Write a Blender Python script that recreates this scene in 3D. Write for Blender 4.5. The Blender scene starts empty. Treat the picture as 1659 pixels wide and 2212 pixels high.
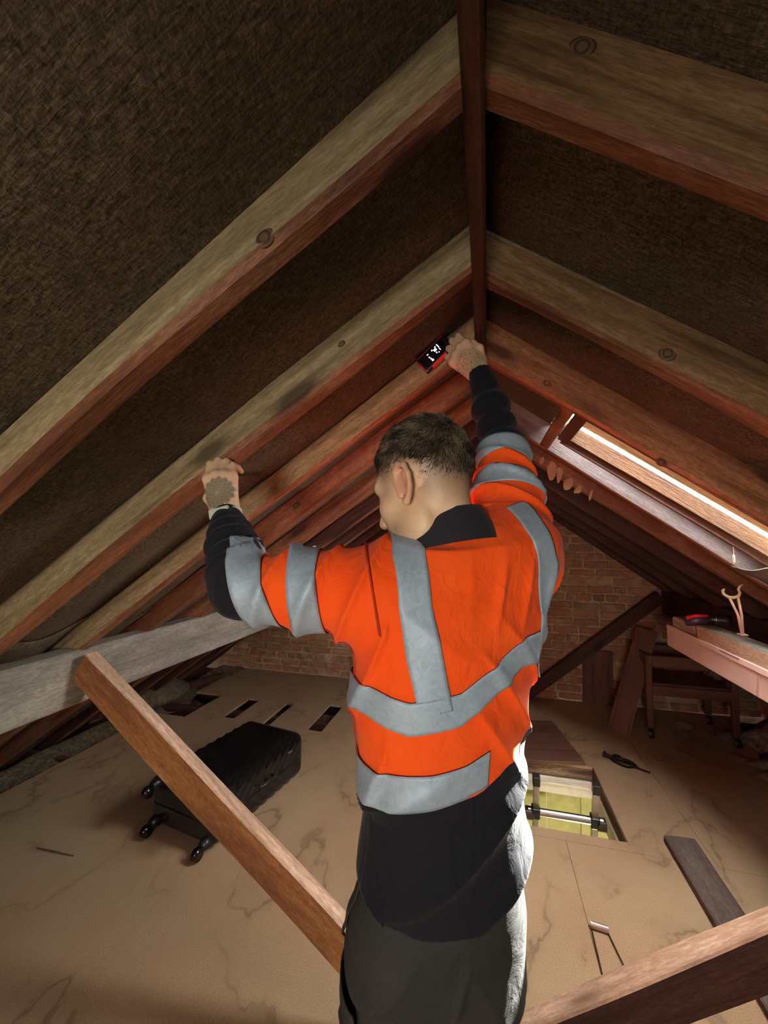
import bpy, bmesh, math, random
import numpy as np
from mathutils import Vector, Matrix, Quaternion
from mathutils.bvhtree import BVHTree

random.seed(7); np.random.seed(7)
SC = bpy.context.scene
COL = SC.collection
R = math.radians

# ------------------------------------------------------------------ camera
FPX = 872.0
cam_d = bpy.data.cameras.new('camera'); cam = bpy.data.objects.new('camera', cam_d); COL.objects.link(cam)
cam_d.sensor_fit = 'VERTICAL'; cam_d.sensor_height = 36.0; cam_d.lens = 36.0*FPX/2212.0
cam_d.clip_start = 0.02
EYE = 1.45
yaw, pit, rol = R(14.23), R(3.81), R(0.6)
fw = Vector((-math.sin(yaw)*math.cos(pit), math.cos(yaw)*math.cos(pit), math.sin(pit)))
rt = Vector((math.cos(yaw), math.sin(yaw), 0)); up = rt.cross(fw)
rt, up = math.cos(rol)*rt+math.sin(rol)*up, -math.sin(rol)*rt+math.cos(rol)*up
cam.matrix_world = Matrix(((rt.x, up.x, -fw.x, 0), (rt.y, up.y, -fw.y, 0), (rt.z, up.z, -fw.z, EYE), (0, 0, 0, 1)))
SC.camera = cam

# ------------------------------------------------------------------ light and exposure
SC.view_settings.view_transform = 'Standard'
SC.view_settings.look = 'None'
SC.view_settings.gamma = 1.0
SC.view_settings.use_curve_mapping = False
SC.view_settings.exposure = 0.0
W = bpy.data.worlds.new('overcast_sky'); SC.world = W; W.use_nodes = True
bgn = W.node_tree.nodes['Background']
bgn.inputs[0].default_value = (1.0, 0.97, 0.93, 1); bgn.inputs[1].default_value = 42.0

sun_d = bpy.data.lights.new('sun', 'SUN'); sun_d.energy = 190.0; sun_d.angle = R(.6); sun_d.color = (1, .95, .88)
sun = bpy.data.objects.new('sun', sun_d); COL.objects.link(sun); sun.location = (7, 10, 8)
sun.rotation_euler = Vector((-.86, -1.0, -.80)).to_track_quat('-Z', 'Y').to_euler()
LAMP_REAR_W, ROOM_W = 138.0, 45.0

# ------------------------------------------------------------------ helpers
def link(o, parent=None):
    COL.objects.link(o)
    if parent is not None: o.parent = parent
    return o
def tag(o, label=None, cat=None, group=None, kind=None):
    if label: o['label'] = label
    if cat: o['category'] = cat
    if group: o['group'] = group
    if kind: o['kind'] = kind
    return o
def empty(name, loc=(0, 0, 0), rz=0.0):
    o = bpy.data.objects.new(name, None); o.location = loc; o.rotation_euler = (0, 0, rz)
    o.empty_display_size = 0.05
    return link(o)
def mesh_obj(name, verts, faces, mats, parent=None, smooth=False, fm=None):
    me = bpy.data.meshes.new(name); me.from_pydata([tuple(v) for v in verts], [], [tuple(f) for f in faces])
    for m in (mats if isinstance(mats, (list, tuple)) else [mats]): me.materials.append(m)
    if fm is not None:
        me.polygons.foreach_set('material_index', np.asarray(fm, dtype=np.int32))
    if smooth: me.polygons.foreach_set('use_smooth', np.ones(len(me.polygons), dtype=bool))
    me.update()
    return link(bpy.data.objects.new(name, me), parent)
def bm_obj(name, bm, mats, parent=None, smooth=False):
    me = bpy.data.meshes.new(name); bm.normal_update(); bm.to_mesh(me); bm.free()
    for m in (mats if isinstance(mats, (list, tuple)) else [mats]): me.materials.append(m)
    if smooth: me.polygons.foreach_set('use_smooth', np.ones(len(me.polygons), dtype=bool))
    return link(bpy.data.objects.new(name, me), parent)
def bm_box(bm, c, s, rot=None, bev=0.0, mi=0):
    b = bmesh.new(); bmesh.ops.create_cube(b, size=1)
    bmesh.ops.scale(b, vec=s, verts=b.verts)
    if bev > 0: bmesh.ops.bevel(b, geom=list(b.edges), offset=bev, segments=2, profile=0.6, affect='EDGES')
    if rot is not None: bmesh.ops.rotate(b, cent=(0, 0, 0), matrix=rot, verts=b.verts)
    bmesh.ops.translate(b, vec=c, verts=b.verts)
    for f in b.faces: f.material_index = mi
    t = bpy.data.meshes.new('t'); b.to_mesh(t); b.free(); bm.from_mesh(t); bpy.data.meshes.remove(t)
def frame_from(p0, p1, upv):
    x = (Vector(p1)-Vector(p0)).normalized(); u = Vector(upv); z = (u-x*u.dot(x)).normalized(); y = z.cross(x)
    return x, y, z
def bm_tube(bm, pts, rads, n=10, cap=True, mi=0):
    pts = [Vector(p) for p in pts]
    if not hasattr(rads, '__len__'): rads = [rads]*len(pts)
    rings = []; prev = None
    for i, p in enumerate(pts):
        t = (pts[min(i+1, len(pts)-1)]-pts[max(i-1, 0)]).normalized()
        if prev is None:
            a = Vector((0, 0, 1)) if abs(t.z) < .9 else Vector((1, 0, 0)); u = t.cross(a).normalized()
        else: u = (prev-t*prev.dot(t)).normalized()
        prev = u; v = t.cross(u)
        rings.append([bm.verts.new(p+rads[i]*(math.cos(2*math.pi*k/n)*u+math.sin(2*math.pi*k/n)*v)) for k in range(n)])
    for a, b in zip(rings, rings[1:]):
        for k in range(n):
            f = bm.faces.new((a[k], a[(k+1) % n], b[(k+1) % n], b[k])); f.material_index = mi
    if cap:
        f = bm.faces.new(rings[0][::-1]); f.material_index = mi
        f = bm.faces.new(rings[-1]); f.material_index = mi

# smooth pseudo noise (sum of sines), used for hand-sawn unevenness and folds
class Noise:
    def __init__(s, seed, n=14, dims=3, octave=2.0):
        r = np.random.RandomState(seed)
        d = r.normal(size=(n, dims)); d /= np.linalg.norm(d, axis=1)[:, None]
        s.f = d*(octave**r.uniform(-1, 1.2, n))[:, None]; s.p = r.uniform(0, 6.28, n); s.a = 1/np.sqrt(n)
    def __call__(s, P, scale=1.0):
        P = np.asarray(P, dtype=np.float32); out = 0
        for f, p in zip(s.f, s.p):
            out = out+np.sin(P[..., 0]*f[0]*scale+P[..., 1]*f[1]*scale+P[..., 2]*f[2]*scale+p)
        return out*s.a

# ------------------------------------------------------------------ material helpers
class NT:
    def __init__(s, name):
        s.m = bpy.data.materials.new(name); s.m.use_nodes = True; s.t = s.m.node_tree
        for n in list(s.t.nodes): s.t.nodes.remove(n)
        s.out = s.n('ShaderNodeOutputMaterial'); s.b = s.n('ShaderNodeBsdfPrincipled')
        s.t.links.new(s.b.outputs[0], s.out.inputs[0])
    def n(s, typ, **kw):
        x = s.t.nodes.new(typ)
        for k, v in kw.items(): setattr(x, k, v)
        return x
    def l(s, a, b): s.t.links.new(a, b)
    def set(s, x, key, v):
        i = x.inputs[key]
        if hasattr(v, 'is_linked') or hasattr(v, 'links'): s.l(v, i)
        else: i.default_value = v
    def math(s, op, a, b=0.0, c=None, clamp=False):
        x = s.n('ShaderNodeMath', operation=op, use_clamp=clamp); s.set(x, 0, a); s.set(x, 1, b)
        if c is not None: s.set(x, 2, c)
        return x.outputs[0]
    def mix(s, f, a, b, mode='MIX'):
        x = s.n('ShaderNodeMix', data_type='RGBA', blend_type=mode)
        s.set(x, 0, f); s.set(x, 6, a if not isinstance(a, tuple) else (*a, 1)[:4]); s.set(x, 7, b if not isinstance(b, tuple) else (*b, 1)[:4])
        return x.outputs[2]
    def ramp(s, f, stops, interp='LINEAR'):
        x = s.n('ShaderNodeValToRGB'); x.color_ramp.interpolation = interp
        el = x.color_ramp.elements
        while len(el) < len(stops): el.new(0.5)
        for e, (p, c) in zip(el, stops):
            e.position = p; e.color = (*c, 1) if isinstance(c, tuple) else (c, c, c, 1)
        s.l(f, x.inputs[0]); return x.outputs[0]
    def coords(s, scale=(1, 1, 1), rnd=True, rot=(0, 0, 0)):
        tc = s.n('ShaderNodeTexCoord'); v = tc.outputs['Object']
        if rnd:
            oi = s.n('ShaderNodeObjectInfo')
            cb = s.n('ShaderNodeCombineXYZ')
            for i in range(3): s.l(s.math('MULTIPLY', oi.outputs['Random'], 37.0+i*11), cb.inputs[i])
            a = s.n('ShaderNodeVectorMath', operation='ADD'); s.l(v, a.inputs[0]); s.l(cb.outputs[0], a.inputs[1]); v = a.outputs[0]
        mp = s.n('ShaderNodeMapping'); s.l(v, mp.inputs[0]); mp.inputs[3].default_value = scale; mp.inputs[2].default_value = rot
        return mp.outputs[0]
    def noise(s, v, scale, detail=4, rough=.55, dist=0.0):
        x = s.n('ShaderNodeTexNoise'); s.l(v, x.inputs['Vector']); x.inputs['Scale'].default_value = scale
        x.inputs['Detail'].default_value = detail; x.inputs['Roughness'].default_value = rough; x.inputs['Distortion'].default_value = dist
        return x.outputs[0]
    def bump(s, h, strength=.3, dist=.01):
        x = s.n('ShaderNodeBump'); s.l(h, x.inputs['Height']); x.inputs['Strength'].default_value = strength; x.inputs['Distance'].default_value = dist
        s.l(x.outputs[0], s.b.inputs['Normal']); return x
    def color(s, c): s.set(s.b, 'Base Color', (*c, 1) if isinstance(c, tuple) else c)
    def rough(s, v): s.set(s.b, 'Roughness', v)

def plain(name, c, rough=.6, metal=0.0, bump=None, vary=0.12):
    n = NT(name); v = n.coords()
    nz = n.noise(v, 14, 5)
    lo = tuple(x*(1-vary) for x in c); hi = tuple(min(1, x*(1+vary)) for x in c)
    n.color(n.ramp(nz, [(0.3, lo), (0.7, hi)])); n.rough(rough); n.b.inputs['Metallic'].default_value = metal
    if bump: n.bump(n.noise(v, bump[0], 5), bump[1], bump[2])
    return n.m
def wood(name, dark, mid, light, rough=.75, grain=26.0, stain=.5, spec=.3, knots=True, blotch=None):
    """sawn softwood, grain along local X"""
    n = NT(name); v = n.coords((1.0, 1, 1))
    vg = n.coords((1.6, grain, grain))
    warp = n.noise(v, 2.2, 2)
    g = n.noise(vg, 1.0, 5, .6, 1.2)
    col = n.ramp(g, [(.30, dark), (.48, mid), (.72, light)])
    big = n.noise(n.coords((1.0, 4, 4)), 2.0, 4, .6)
    col = n.mix(n.ramp(big, [(.38, 0.0), (.68, stain)]), col, dark)
    if blotch:
        b2 = n.noise(n.coords((.8, 3.0, 3.0)), 3.1, 5, .65)
        col = n.mix(n.ramp(b2, [(.50, 0.0), (.62, .75)]), col, blotch)
    if knots:
        vk = n.coords((2.2, 7.5, 7.5)); vo = n.n('ShaderNodeTexVoronoi'); n.l(vk, vo.inputs['Vector']); vo.inputs['Scale'].default_value = 1.0
        k = n.ramp(vo.outputs[0], [(.10, 1.0), (.17, 0.25), (.26, 0.0)])
        col = n.mix(k, col, tuple(x*.55 for x in dark))
    fs = n.noise(n.coords((40, 160, 160)), 1.0, 3, .7)
    col = n.mix(n.ramp(fs, [(.42, .40), (.60, 0.0)]), col, tuple(x*.6 for x in dark))
    n.color(col); n.rough(rough); n.b.inputs['Specular IOR Level'].default_value = spec
    n.bump(n.math('ADD', g, n.math('MULTIPLY', fs, .6)), .55, .005)
    return n.m

# ------------------------------------------------------------------ materials
M = {}
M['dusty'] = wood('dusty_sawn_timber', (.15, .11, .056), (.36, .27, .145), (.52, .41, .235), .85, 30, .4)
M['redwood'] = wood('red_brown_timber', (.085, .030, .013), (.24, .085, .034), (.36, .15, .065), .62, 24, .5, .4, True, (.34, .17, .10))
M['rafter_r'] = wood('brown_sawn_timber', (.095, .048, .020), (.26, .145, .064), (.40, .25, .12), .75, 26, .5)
M['ridge'] = wood('dark_ridge_timber', (.035, .012, .006), (.075, .026, .013), (.12, .045, .023), .6, 30, .4)
M['greywood'] = wood('grey_weathered_timber', (.13, .112, .09), (.26, .238, .20), (.36, .335, .29), .85, 12, .45, .25, False, (.17, .148, .122))
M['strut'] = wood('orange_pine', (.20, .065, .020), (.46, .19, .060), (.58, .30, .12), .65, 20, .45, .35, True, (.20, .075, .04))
M['strut_top'] = wood('pale_planed_pine', (.27, .16, .10), (.55, .36, .25), (.70, .50, .37), .75, 22, .35)  # light on the strut tops put into a paler colour
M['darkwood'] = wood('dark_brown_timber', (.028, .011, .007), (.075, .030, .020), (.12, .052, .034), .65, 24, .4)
M['midwood'] = wood('brown_plain_board', (.07, .030, .020), (.145, .065, .042), (.20, .095, .06), .6, 16, .4, .4, False)
M['pinkwood'] = wood('pale_pink_painted_timber', (.40, .26, .23), (.62, .46, .42), (.74, .58, .53), .7, 14, .25, .3, False)
M['palewood'] = wood('pale_knotty_timber', (.36, .24, .15), (.66, .50, .36), (.78, .62, .47), .75, 12, .2, .3, True)
M['skyframe'] = wood('varnished_orange_pine', (.040, .014, .004), (.095, .036, .010), (.14, .06, .018), .5, 22, .3, .3, False)
M['lining'] = wood('mauve_stained_rafter', (.060, .040, .040), (.125, .095, .098), (.18, .145, .15), .6, 16, .45, .5, True, (.15, .085, .070))  # mauve cast of the skylight put into this rafter's colour
M['metal'] = plain('brushed_aluminium', (.55, .54, .52), .32, 1.0)
M['darkplastic'] = plain('black_plastic', (.012, .011, .012), .35)
M['white'] = plain('white_painted_board', (.74, .70, .64), .6)
M['cream'] = plain('yellow_green_wall_paint', (.66, .64, .36), .8)
M['string'] = plain('pink_cord', (.65, .42, .33), .7)
M['iron'] = plain('dark_iron', (.03, .02, .016), .5, .6)

def felt_mat():
    n = NT('brown_roofing_felt'); v = n.coords((1, 1, 1), False)
    a = n.noise(n.coords((40, 240, 40), False), 1.0, 4, .6, .6)
    b = n.noise(n.coords((190, 110, 190), False), 1.0, 3, .6, .8)
    c = n.noise(v, 2.6, 4)
    h = n.math('ADD', a, b)
    col = n.ramp(n.math('MULTIPLY', h, .5), [(.36, (.030, .021, .012)), (.52, (.098, .075, .046)), (.68, (.205, .163, .104))])
    col = n.mix(n.ramp(c, [(.35, 0.0), (.7, .45)]), col, (.030, .020, .012))
    n.color(col); n.rough(.8); n.b.inputs['Specular IOR Level'].default_value = .25
    n.bump(h, .5, .004); return n.m
M['felt'] = felt_mat()
def floor_mat():
    n = NT('dusty_chipboard'); v = n.coords((1, 1, 1), False)
    g = n.noise(v, 260, 3, .7); c = n.noise(v, 1.1, 5, .6); d = n.noise(v, 5.0, 5, .6)
    col = n.ramp(g, [(.32, (.22, .128, .072)), (.5, (.33, .208, .122)), (.7, (.43, .290, .175))])
    col = n.mix(n.ramp(d, [(.35, 0.0), (.7, .35)]), col, (.26, .165, .10))
    col = n.mix(n.ramp(c, [(.42, 0.0), (.66, .45)]), col, (.38, .31, .19))
    # water-stain tide marks: contour lines of a noise field
    vs = n.coords((1.0, .62, 1), False, (0, 0, -.7))
    s = n.noise(vs, 1.25, 6, .52, .35)
    w = n.math('ABSOLUTE', n.math('SUBTRACT', n.math('FRACT', n.math('MULTIPLY', s, 8.5)), .5))
    ln = n.ramp(w, [(.0, .85), (.02, .7), (.06, .22), (.22, 0.0)])
    pa = n.ramp(n.noise(v, 1.7, 3), [(.40, 0.0), (.58, .78)])
    col = n.mix(n.math('MULTIPLY', ln, pa), col, (.135, .078, .044))
    n.color(col); n.rough(.85); n.b.inputs['Specular IOR Level'].default_value = .2
    n.bump(g, .15, .002); return n.m
M['floor'] = floor_mat()
def brick_mat():
    n = NT('old_stock_brick'); v = n.coords()
    oi = n.n('ShaderNodeObjectInfo')
    base = n.ramp(oi.outputs['Random'], [(0, (.30, .15, .085)), (.25, (.40, .19, .10)), (.5, (.34, .18, .10)), (.75, (.44, .24, .14)), (.9, (.19, .12, .085)), (1, (.37, .20, .115))])
    col = n.mix(n.ramp(n.noise(v, 18, 5, .65), [(.4, 0.0), (.7, .65)]), base, (.19, .11, .07))
    col = n.mix(n.ramp(n.noise(v, 7, 4), [(.52, 0.0), (.7, .55)]), col, (.52, .37, .24))
    n.color(col); n.rough(.9); n.bump(n.noise(v, 60, 5, .7), .6, .006); return n.m
M['brick'] = brick_mat()
def mortar_mat():
    n = NT('lime_mortar'); v = n.coords((1, 1, 1), False)
    n.color(n.ramp(n.noise(v, 16, 6, .65), [(.32, (.26, .17, .105)), (.52, (.46, .32, .20)), (.72, (.58, .43, .28))]))
    n.rough(.95); n.bump(n.noise(v, 45, 6, .7), .8, .012); return n.m
M['mortar'] = mortar_mat()
def insul_mat():
    n = NT('dirty_glass_wool'); v = n.coords((1, 1, 1), False)
    a = n.noise(v, 34, 6, .7, .8)
    n.color(n.ramp(a, [(.3, (.035, .026, .016)), (.5, (.13, .098, .055)), (.7, (.27, .21, .12))])); n.rough(.95)
    n.bump(a, .9, .02); return n.m
M['insul'] = insul_mat()
def glass_mat():
    n = NT('skylight_glass'); tr = n.n('ShaderNodeBsdfTransparent'); gl = n.n('ShaderNodeBsdfGlossy'); gl.inputs['Roughness'].default_value = .03
    tr.inputs[0].default_value = (.93, .96, .95, 1)
    mx = n.n('ShaderNodeMixShader'); fr = n.n('ShaderNodeFresnel'); fr.inputs[0].default_value = 1.2
    n.l(fr.outputs[0], mx.inputs[0]); n.l(tr.outputs[0], mx.inputs[1]); n.l(gl.outputs[0], mx.inputs[2]); n.l(mx.outputs[0], n.out.inputs[0]); return n.m
M['glass'] = glass_mat()

# ================================================================== STRUCTURE
Z0, K = 2.07, 0.705                       # underside of the rafters: z = Z0 - K|x|
AL = math.atan(K); CA, SA = math.cos(AL), math.sin(AL)
RDL, RDR = 0.092, 0.115                   # rafter depth, left and right slope
YG = 4.085                                # face of the far gable
YN = -1.7                                 # near gable behind the camera
def under(x): return Z0-K*abs(x)

def beam_mesh(name, L, w, h, seed=0, wob=.003, nseg=22, cham=.006, plumb=(0, 0), wane=0.0):
    """timber along local +X from 0 to L, centred on the axis; faces: 0 sides, 1 underside, 2 top, 3 ends"""
    rs = np.random.RandomState(seed); nz = Noise(seed+1)
    c = cham; hw, hh = w/2, h/2
    sec = [(-hw+c, -hh), (0, -hh), (hw-c, -hh), (hw, -hh+c), (hw, 0), (hw, hh-c), (hw-c, hh), (0, hh), (-hw+c, hh), (-hw, hh-c), (-hw, 0), (-hw, -hh+c)]
    kind = [1, 1, 1, 0, 0, 2, 2, 2, 2, 0, 0, 1]
    V = []; Fc = []; Fm = []
    for i in range(nseg+1):
        x = L*i/nseg
        for (a, b) in sec:
            p = np.array([x*3.0, a*30, b*30])
            da = nz(p, 1.3)*wob; db = nz(p+9.1, 1.3)*wob
            if wane and a < 0 and b > 0: db -= max(0, float(nz(np.array([x*4, 3.3, 1.0]))))*wane
            xx = x
            if i == 0: xx += plumb[0]*b
            if i == nseg: xx += plumb[1]*b
            V.append((xx, a+da, b+db))
    n = len(sec)
    for i in range(nseg):
        for k in range(n):
            Fc.append((i*n+k, (i+1)*n+k, (i+1)*n+(k+1) % n, i*n+(k+1) % n)); Fm.append(kind[k])
    Fc.append(tuple(range(n))); Fm.append(3); Fc.append(tuple(nseg*n+k for k in range(n))[::-1]); Fm.append(3)
    return V, [f[::-1] for f in Fc], Fm
def beam(name, p0, p1, w, h, upv, mats, parent=None, **kw):
    x, y, z = frame_from(p0, p1, upv); L = (Vector(p1)-Vector(p0)).length
    V, Fc, Fm = beam_mesh(name, L, w, h, **kw)
    if not isinstance(mats, (list, tuple)): mats = [mats]*4
    o = mesh_obj(name, V, Fc, mats, parent, False, Fm)
    o.matrix_world = Matrix(((x.x, y.x, z.x, p0[0]), (x.y, y.y, z.y, p0[1]), (x.z, y.z, z.z, p0[2]), (0, 0, 0, 1)))
    return o

# ---- floor: chipboard sheets with cut-outs
floor = tag(empty('floor'), kind='structure')
TH = .018
HATCH = (.115, .655, 2.28, 2.95)
HOLES = [HATCH, (-2.085, -1.975, 2.95, 3.35), (-1.712, -1.642, 2.925, 3.345), (-1.335, -1.212, 2.93, 3.415), (-2.70, -2.37, 2.87, 3.35)]
def sheet(x0, x1, y0, y1, slant=None):
    g = .0009; x0 += g; x1 -= g; y0 += g; y1 -= g
    hs = [h for h in HOLES if h[0] < x1 and h[1] > x0 and h[2] < y1 and h[3] > y0]
    xs = sorted(set([x0, x1]+[min(max(v, x0), x1) for h in hs for v in h[:2]])); ys = sorted(set([y0, y1]+[min(max(v, y0), y1) for h in hs for v in h[2:]]))
    V = {}; vl = []; Fc = []
    def vid(i, j, t):
        k = (i, j, t)
        if k not in V:
            x = xs[i]
            if slant and i == len(xs)-1: x = slant(ys[j])
            V[k] = len(vl); vl.append((x, ys[j], 0 if t else -TH))
        return V[k]
    solid = lambda i, j: 0 <= i < len(xs)-1 and 0 <= j < len(ys)-1 and not any(h[0] < (xs[i]+xs[i+1])/2 < h[1] and h[2] < (ys[j]+ys[j+1])/2 < h[3] for h in hs)
    for i in range(len(xs)-1):
        for j in range(len(ys)-1):
            if not solid(i, j): continue
            Fc.append((vid(i, j, 1), vid(i+1, j, 1), vid(i+1, j+1, 1), vid(i, j+1, 1)))
            Fc.append((vid(i, j, 0), vid(i, j+1, 0), vid(i+1, j+1, 0), vid(i+1, j, 0)))
            for (di, dj, a, b) in ((-1, 0, (i, j+1), (i, j)), (1, 0, (i+1, j), (i+1, j+1)), (0, -1, (i, j), (i+1, j)), (0, 1, (i+1, j+1), (i, j+1))):
                if not solid(i+di, j+dj): Fc.append((vid(*a, 0), vid(*b, 0), vid(*b, 1), vid(*a, 1)))
    return mesh_obj('floor_board', vl, Fc, M['floor'], floor)
for r in [(-2.65, -1.285, YN, YG), (-1.285, .077, YN, YG), (.077, .365, YN, 2.215), (.365, 1.46, YN, 2.215), (.077, 1.0, 2.215, YG)]:
    sheet(*r)
sheet(1.0, 1.46, 2.215, YG, lambda y: 1.46+max(0, y-2.72)*.387)
# lath and plaster ceiling of the room below, seen through the cut-outs, and the joists that carry the boards
sub = bmesh.new()
for (x0, x1, y0, y1) in [(-3.3, HATCH[0], YN, YG), (HATCH[1], 3.3, YN, YG), (HATCH[0], HATCH[1], YN, HATCH[2]), (HATCH[0], HATCH[1], HATCH[3], YG)]:
    bm_box(sub, ((x0+x1)/2, (y0+y1)/2, -.165), (x1-x0, y1-y0, .03))
bm_obj('ceiling_below', sub, M['insul'], floor)
for sx in (-1, 1):
    b = bmesh.new(); bm_box(b, (sx*3.27, (YN+YG)/2, -.13), (.12, YG-YN+.3, .36)); bm_obj('eaves_board', b, M['darkwood'], floor)  # added to block daylight leaking in at the eaves
for k in range(13):
    y = YN+.2+k*.46
    if abs(y-2.6) < .4: continue
    beam('joist', (-3.15, y, -.085), (3.15, y, -.085), .05, .13, (0, 0, 1), M['darkwood'], floor, seed=300+k, nseg=6)

# ---- far gable wall: mortar body and single bricks
wf = mesh_obj('wall_far', [(-3.3, YG+.008, -.2), (3.3, YG+.008, -.2), (3.3, YG+.008, -.05), (.02, YG+.008, 2.35), (-.02, YG+.008, 2.35), (-3.3, YG+.008, -.05),
                           (-3.3, YG+.25, -.2), (3.3, YG+.25, -.2), (3.3, YG+.25, -.05), (.02, YG+.25, 2.35), (-.02, YG+.25, 2.35), (-3.3, YG+.25, -.05)],
              [(0, 1, 2, 3, 4, 5), (11, 10, 9, 8, 7, 6), (0, 6, 7, 1), (1, 7, 8, 2), (2, 8, 9, 3), (3, 9, 10, 4), (4, 10, 11, 5), (5, 11, 6, 0)], M['mortar'])
tag(wf, kind='structure')
def brick_proto(L, seed):
    rs = np.random.RandomState(seed); b = bmesh.new(); bmesh.ops.create_cube(b, size=1); bmesh.ops.scale(b, vec=(L, .03, .056), verts=b.verts)
    fr = [e for e in b.edges if all(v.co.y < 0 for v in e.verts)]
    bmesh.ops.subdivide_edges(b, edges=[e for e in b.edges if abs(e.verts[0].co.x-e.verts[1].co.x) > L*.5], cuts=2)
    for v in b.verts: v.co += Vector((rs.uniform(-.008, .008), rs.uniform(-.004, .004) if v.co.y < 0 else 0, rs.uniform(-.007, .007)))
    fr = [e for e in b.edges if all(v.co.y < 0 for v in e.verts) and len(e.link_faces) == 2 and any(f.normal.y > -.5 for f in e.link_faces)]
    bmesh.ops.bevel(b, geom=fr, offset=.006, segments=1, affect='EDGES')
    me = bpy.data.meshes.new('brick'); b.normal_update(); b.to_mesh(me); b.free(); me.materials.append(M['brick']); return me
ST = [brick_proto(.203, 40+i) for i in range(5)]; HD = [brick_proto(.094, 60+i) for i in range(4)]
rs = np.random.RandomState(3); cand = []
for c in range(30):
    z = .035+c*.075+.0; hdr = (c % 5 == 2)
    x = -3.05+rs.uniform(0, .2)
    while x < 3.05:
        h = hdr or rs.rand() < .15; L = .112 if h else .223
        xc = x+L/2; x += L
        if z > 2.16-K*abs(xc) or rs.rand() < .012: continue
        vis = (.05 < xc < 2.0) or (-2.9 < xc < -1.0 and z < .85) or (-1.1 < xc < -.55 and z > 1.1)
        cand.append((0 if vis else 1, abs(xc), xc, z, h, rs.randint(0, 20), rs.uniform(-.005, .004), rs.uniform(-.015, .015)))
cand.sort()
hid = bmesh.new(); nb = 0
for (nv, _, xc, z, h, k, dy, rz) in cand:
    me = HD[k % 4] if h else ST[k % 5]
    mw = Matrix.Translation((xc, YG+.010+dy, z)) @ Matrix.Rotation(rz, 4, 'Y')
    if nv == 0 and nb < 298:
        o = link(bpy.data.objects.new('brick', me), wf); o.matrix_world = mw; nb += 1
    else:
        t = me.copy(); t.transform(mw); hid.from_mesh(t); bpy.data.meshes.remove(t)
tag(bm_obj('brickwork', hid, M['brick'], wf), kind='stuff')

wn = mesh_obj('wall_near', [(-3.3, YN, -.2), (3.3, YN, -.2), (3.3, YN, -.05), (0, YN, 2.35), (-3.3, YN, -.05), (-3.3, YN-.2, -.2), (3.3, YN-.2, -.2), (3.3, YN-.2, -.05), (0, YN-.2, 2.35), (-3.3, YN-.2, -.05)],
              [(4, 3, 2, 1, 0), (5, 6, 7, 8, 9), (0, 1, 6, 5), (1, 2, 7, 6), (2, 3, 8, 7), (3, 4, 9, 8), (4, 0, 5, 9)], M['mortar'])
tag(wn, kind='structure')

# ---- rafters (y of the face nearest the camera at the ridge, at the eaves, thickness)
LEFT = [(.492, .455, .055), (.868, .775, .06), (1.245, 1.205, .045), (1.55, 1.535, .045), (1.93, 1.87, .045), (2.29, 2.28, .045), (2.64, 2.64, .045), (2.98, 2.97, .045), (3.29, 3.29, .045),
        (.10, .08, .05), (-.32, -.33, .05), (-.74, -.74, .05), (-1.16, -1.16, .05)]
RIGHT = [(.515, .56, .05), (.945, 1.0, .05), (1.375, 1.43, .055), (1.965, 2.21, .05), (2.35, 2.33, .05), (2.80, 2.80, .05), (3.20, 3.20, .045), (3.60, 3.60, .045), (3.98, 3.98, .045),
         (.08, .1, .05), (-.34, -.34, .05), (-.76, -.76, .05), (-1.18, -1.18, .05)]
LL = ['nearest left-hand rafter in view, dusty olive side and split red-brown underside', 'second left-hand rafter, pale dusty beam under the tattooed left hand',
      'third left-hand rafter, the one the red meter is held against', 'fourth left-hand rafter, just below the one with the red meter',
      'fifth left-hand rafter, passing behind the face of the man', 'sixth left-hand rafter, level with the chin of the man', 'seventh left-hand rafter, dark and next to the paint flake',
      'eighth left-hand rafter, dark, second before the brick gable', 'last dark left-hand rafter before the brick gable']
RL = ['nearest right-hand rafter, broad brown timber with a round knot at the top', 'second right-hand rafter, brown with an orange-lit lower edge',
      'third right-hand rafter, red-lit timber along the near side of the skylight', 'mauve-grey rafter along the far side of the skylight',
      'red-brown rafter with pale plaster smears, just past the skylight', 'sixth right-hand rafter, dark brown, two past the skylight', 'seventh right-hand rafter, dark, third before the brick gable',
      'eighth right-hand rafter, dark, second before the brick gable', 'last dark right-hand rafter against the brick gable']
RX = -.013; RT = .016
def rafter(side, i, y0, y1, th):
    s = -1 if side == 'L' else 1
    x0 = RX+s*RT; x1 = s*3.12
    n = Vector((s*SA, 0, CA)); hy = th/2; RD = RDL if s < 0 else RDR
    p0 = Vector((x0, y0+hy, under(x0)))+n*(RD/2)-Vector((s*CA, 0, -SA))*(math.tan(AL)*RD/2); p1 = Vector((x1, y1+hy, under(x1)))+n*(RD/2)
    if side == 'L': mats = [M['dusty'], M['redwood'], M['dusty'], M['dusty']] if i < 3 else [M['redwood']]*4 if i < 5 else [M['darkwood'], M['redwood'], M['darkwood'], M['darkwood']]  # sides and undersides get different timber tones
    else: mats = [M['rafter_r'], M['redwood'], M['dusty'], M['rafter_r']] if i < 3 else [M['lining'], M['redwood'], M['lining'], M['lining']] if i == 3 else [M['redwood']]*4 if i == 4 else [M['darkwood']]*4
    big = i < 3
    o = beam('rafter', p0, p1, th, RD, n, mats, seed=(10 if s < 0 else 50)+i, wob=.0065 if big else .003, nseg=40 if big else 18, cham=.010 if big else .005,
             plumb=(-math.tan(AL), 0), wane=.018 if (big and side == 'L') else 0)
    o['group'] = 'left-hand rafters' if s < 0 else 'right-hand rafters'; o['category'] = 'rafter'
    lab = (LL if s < 0 else RL)
    o['label'] = lab[i]
    return o
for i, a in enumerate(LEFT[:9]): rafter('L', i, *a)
for i, a in enumerate(RIGHT[:9]): rafter('R', i, *a)
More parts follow.
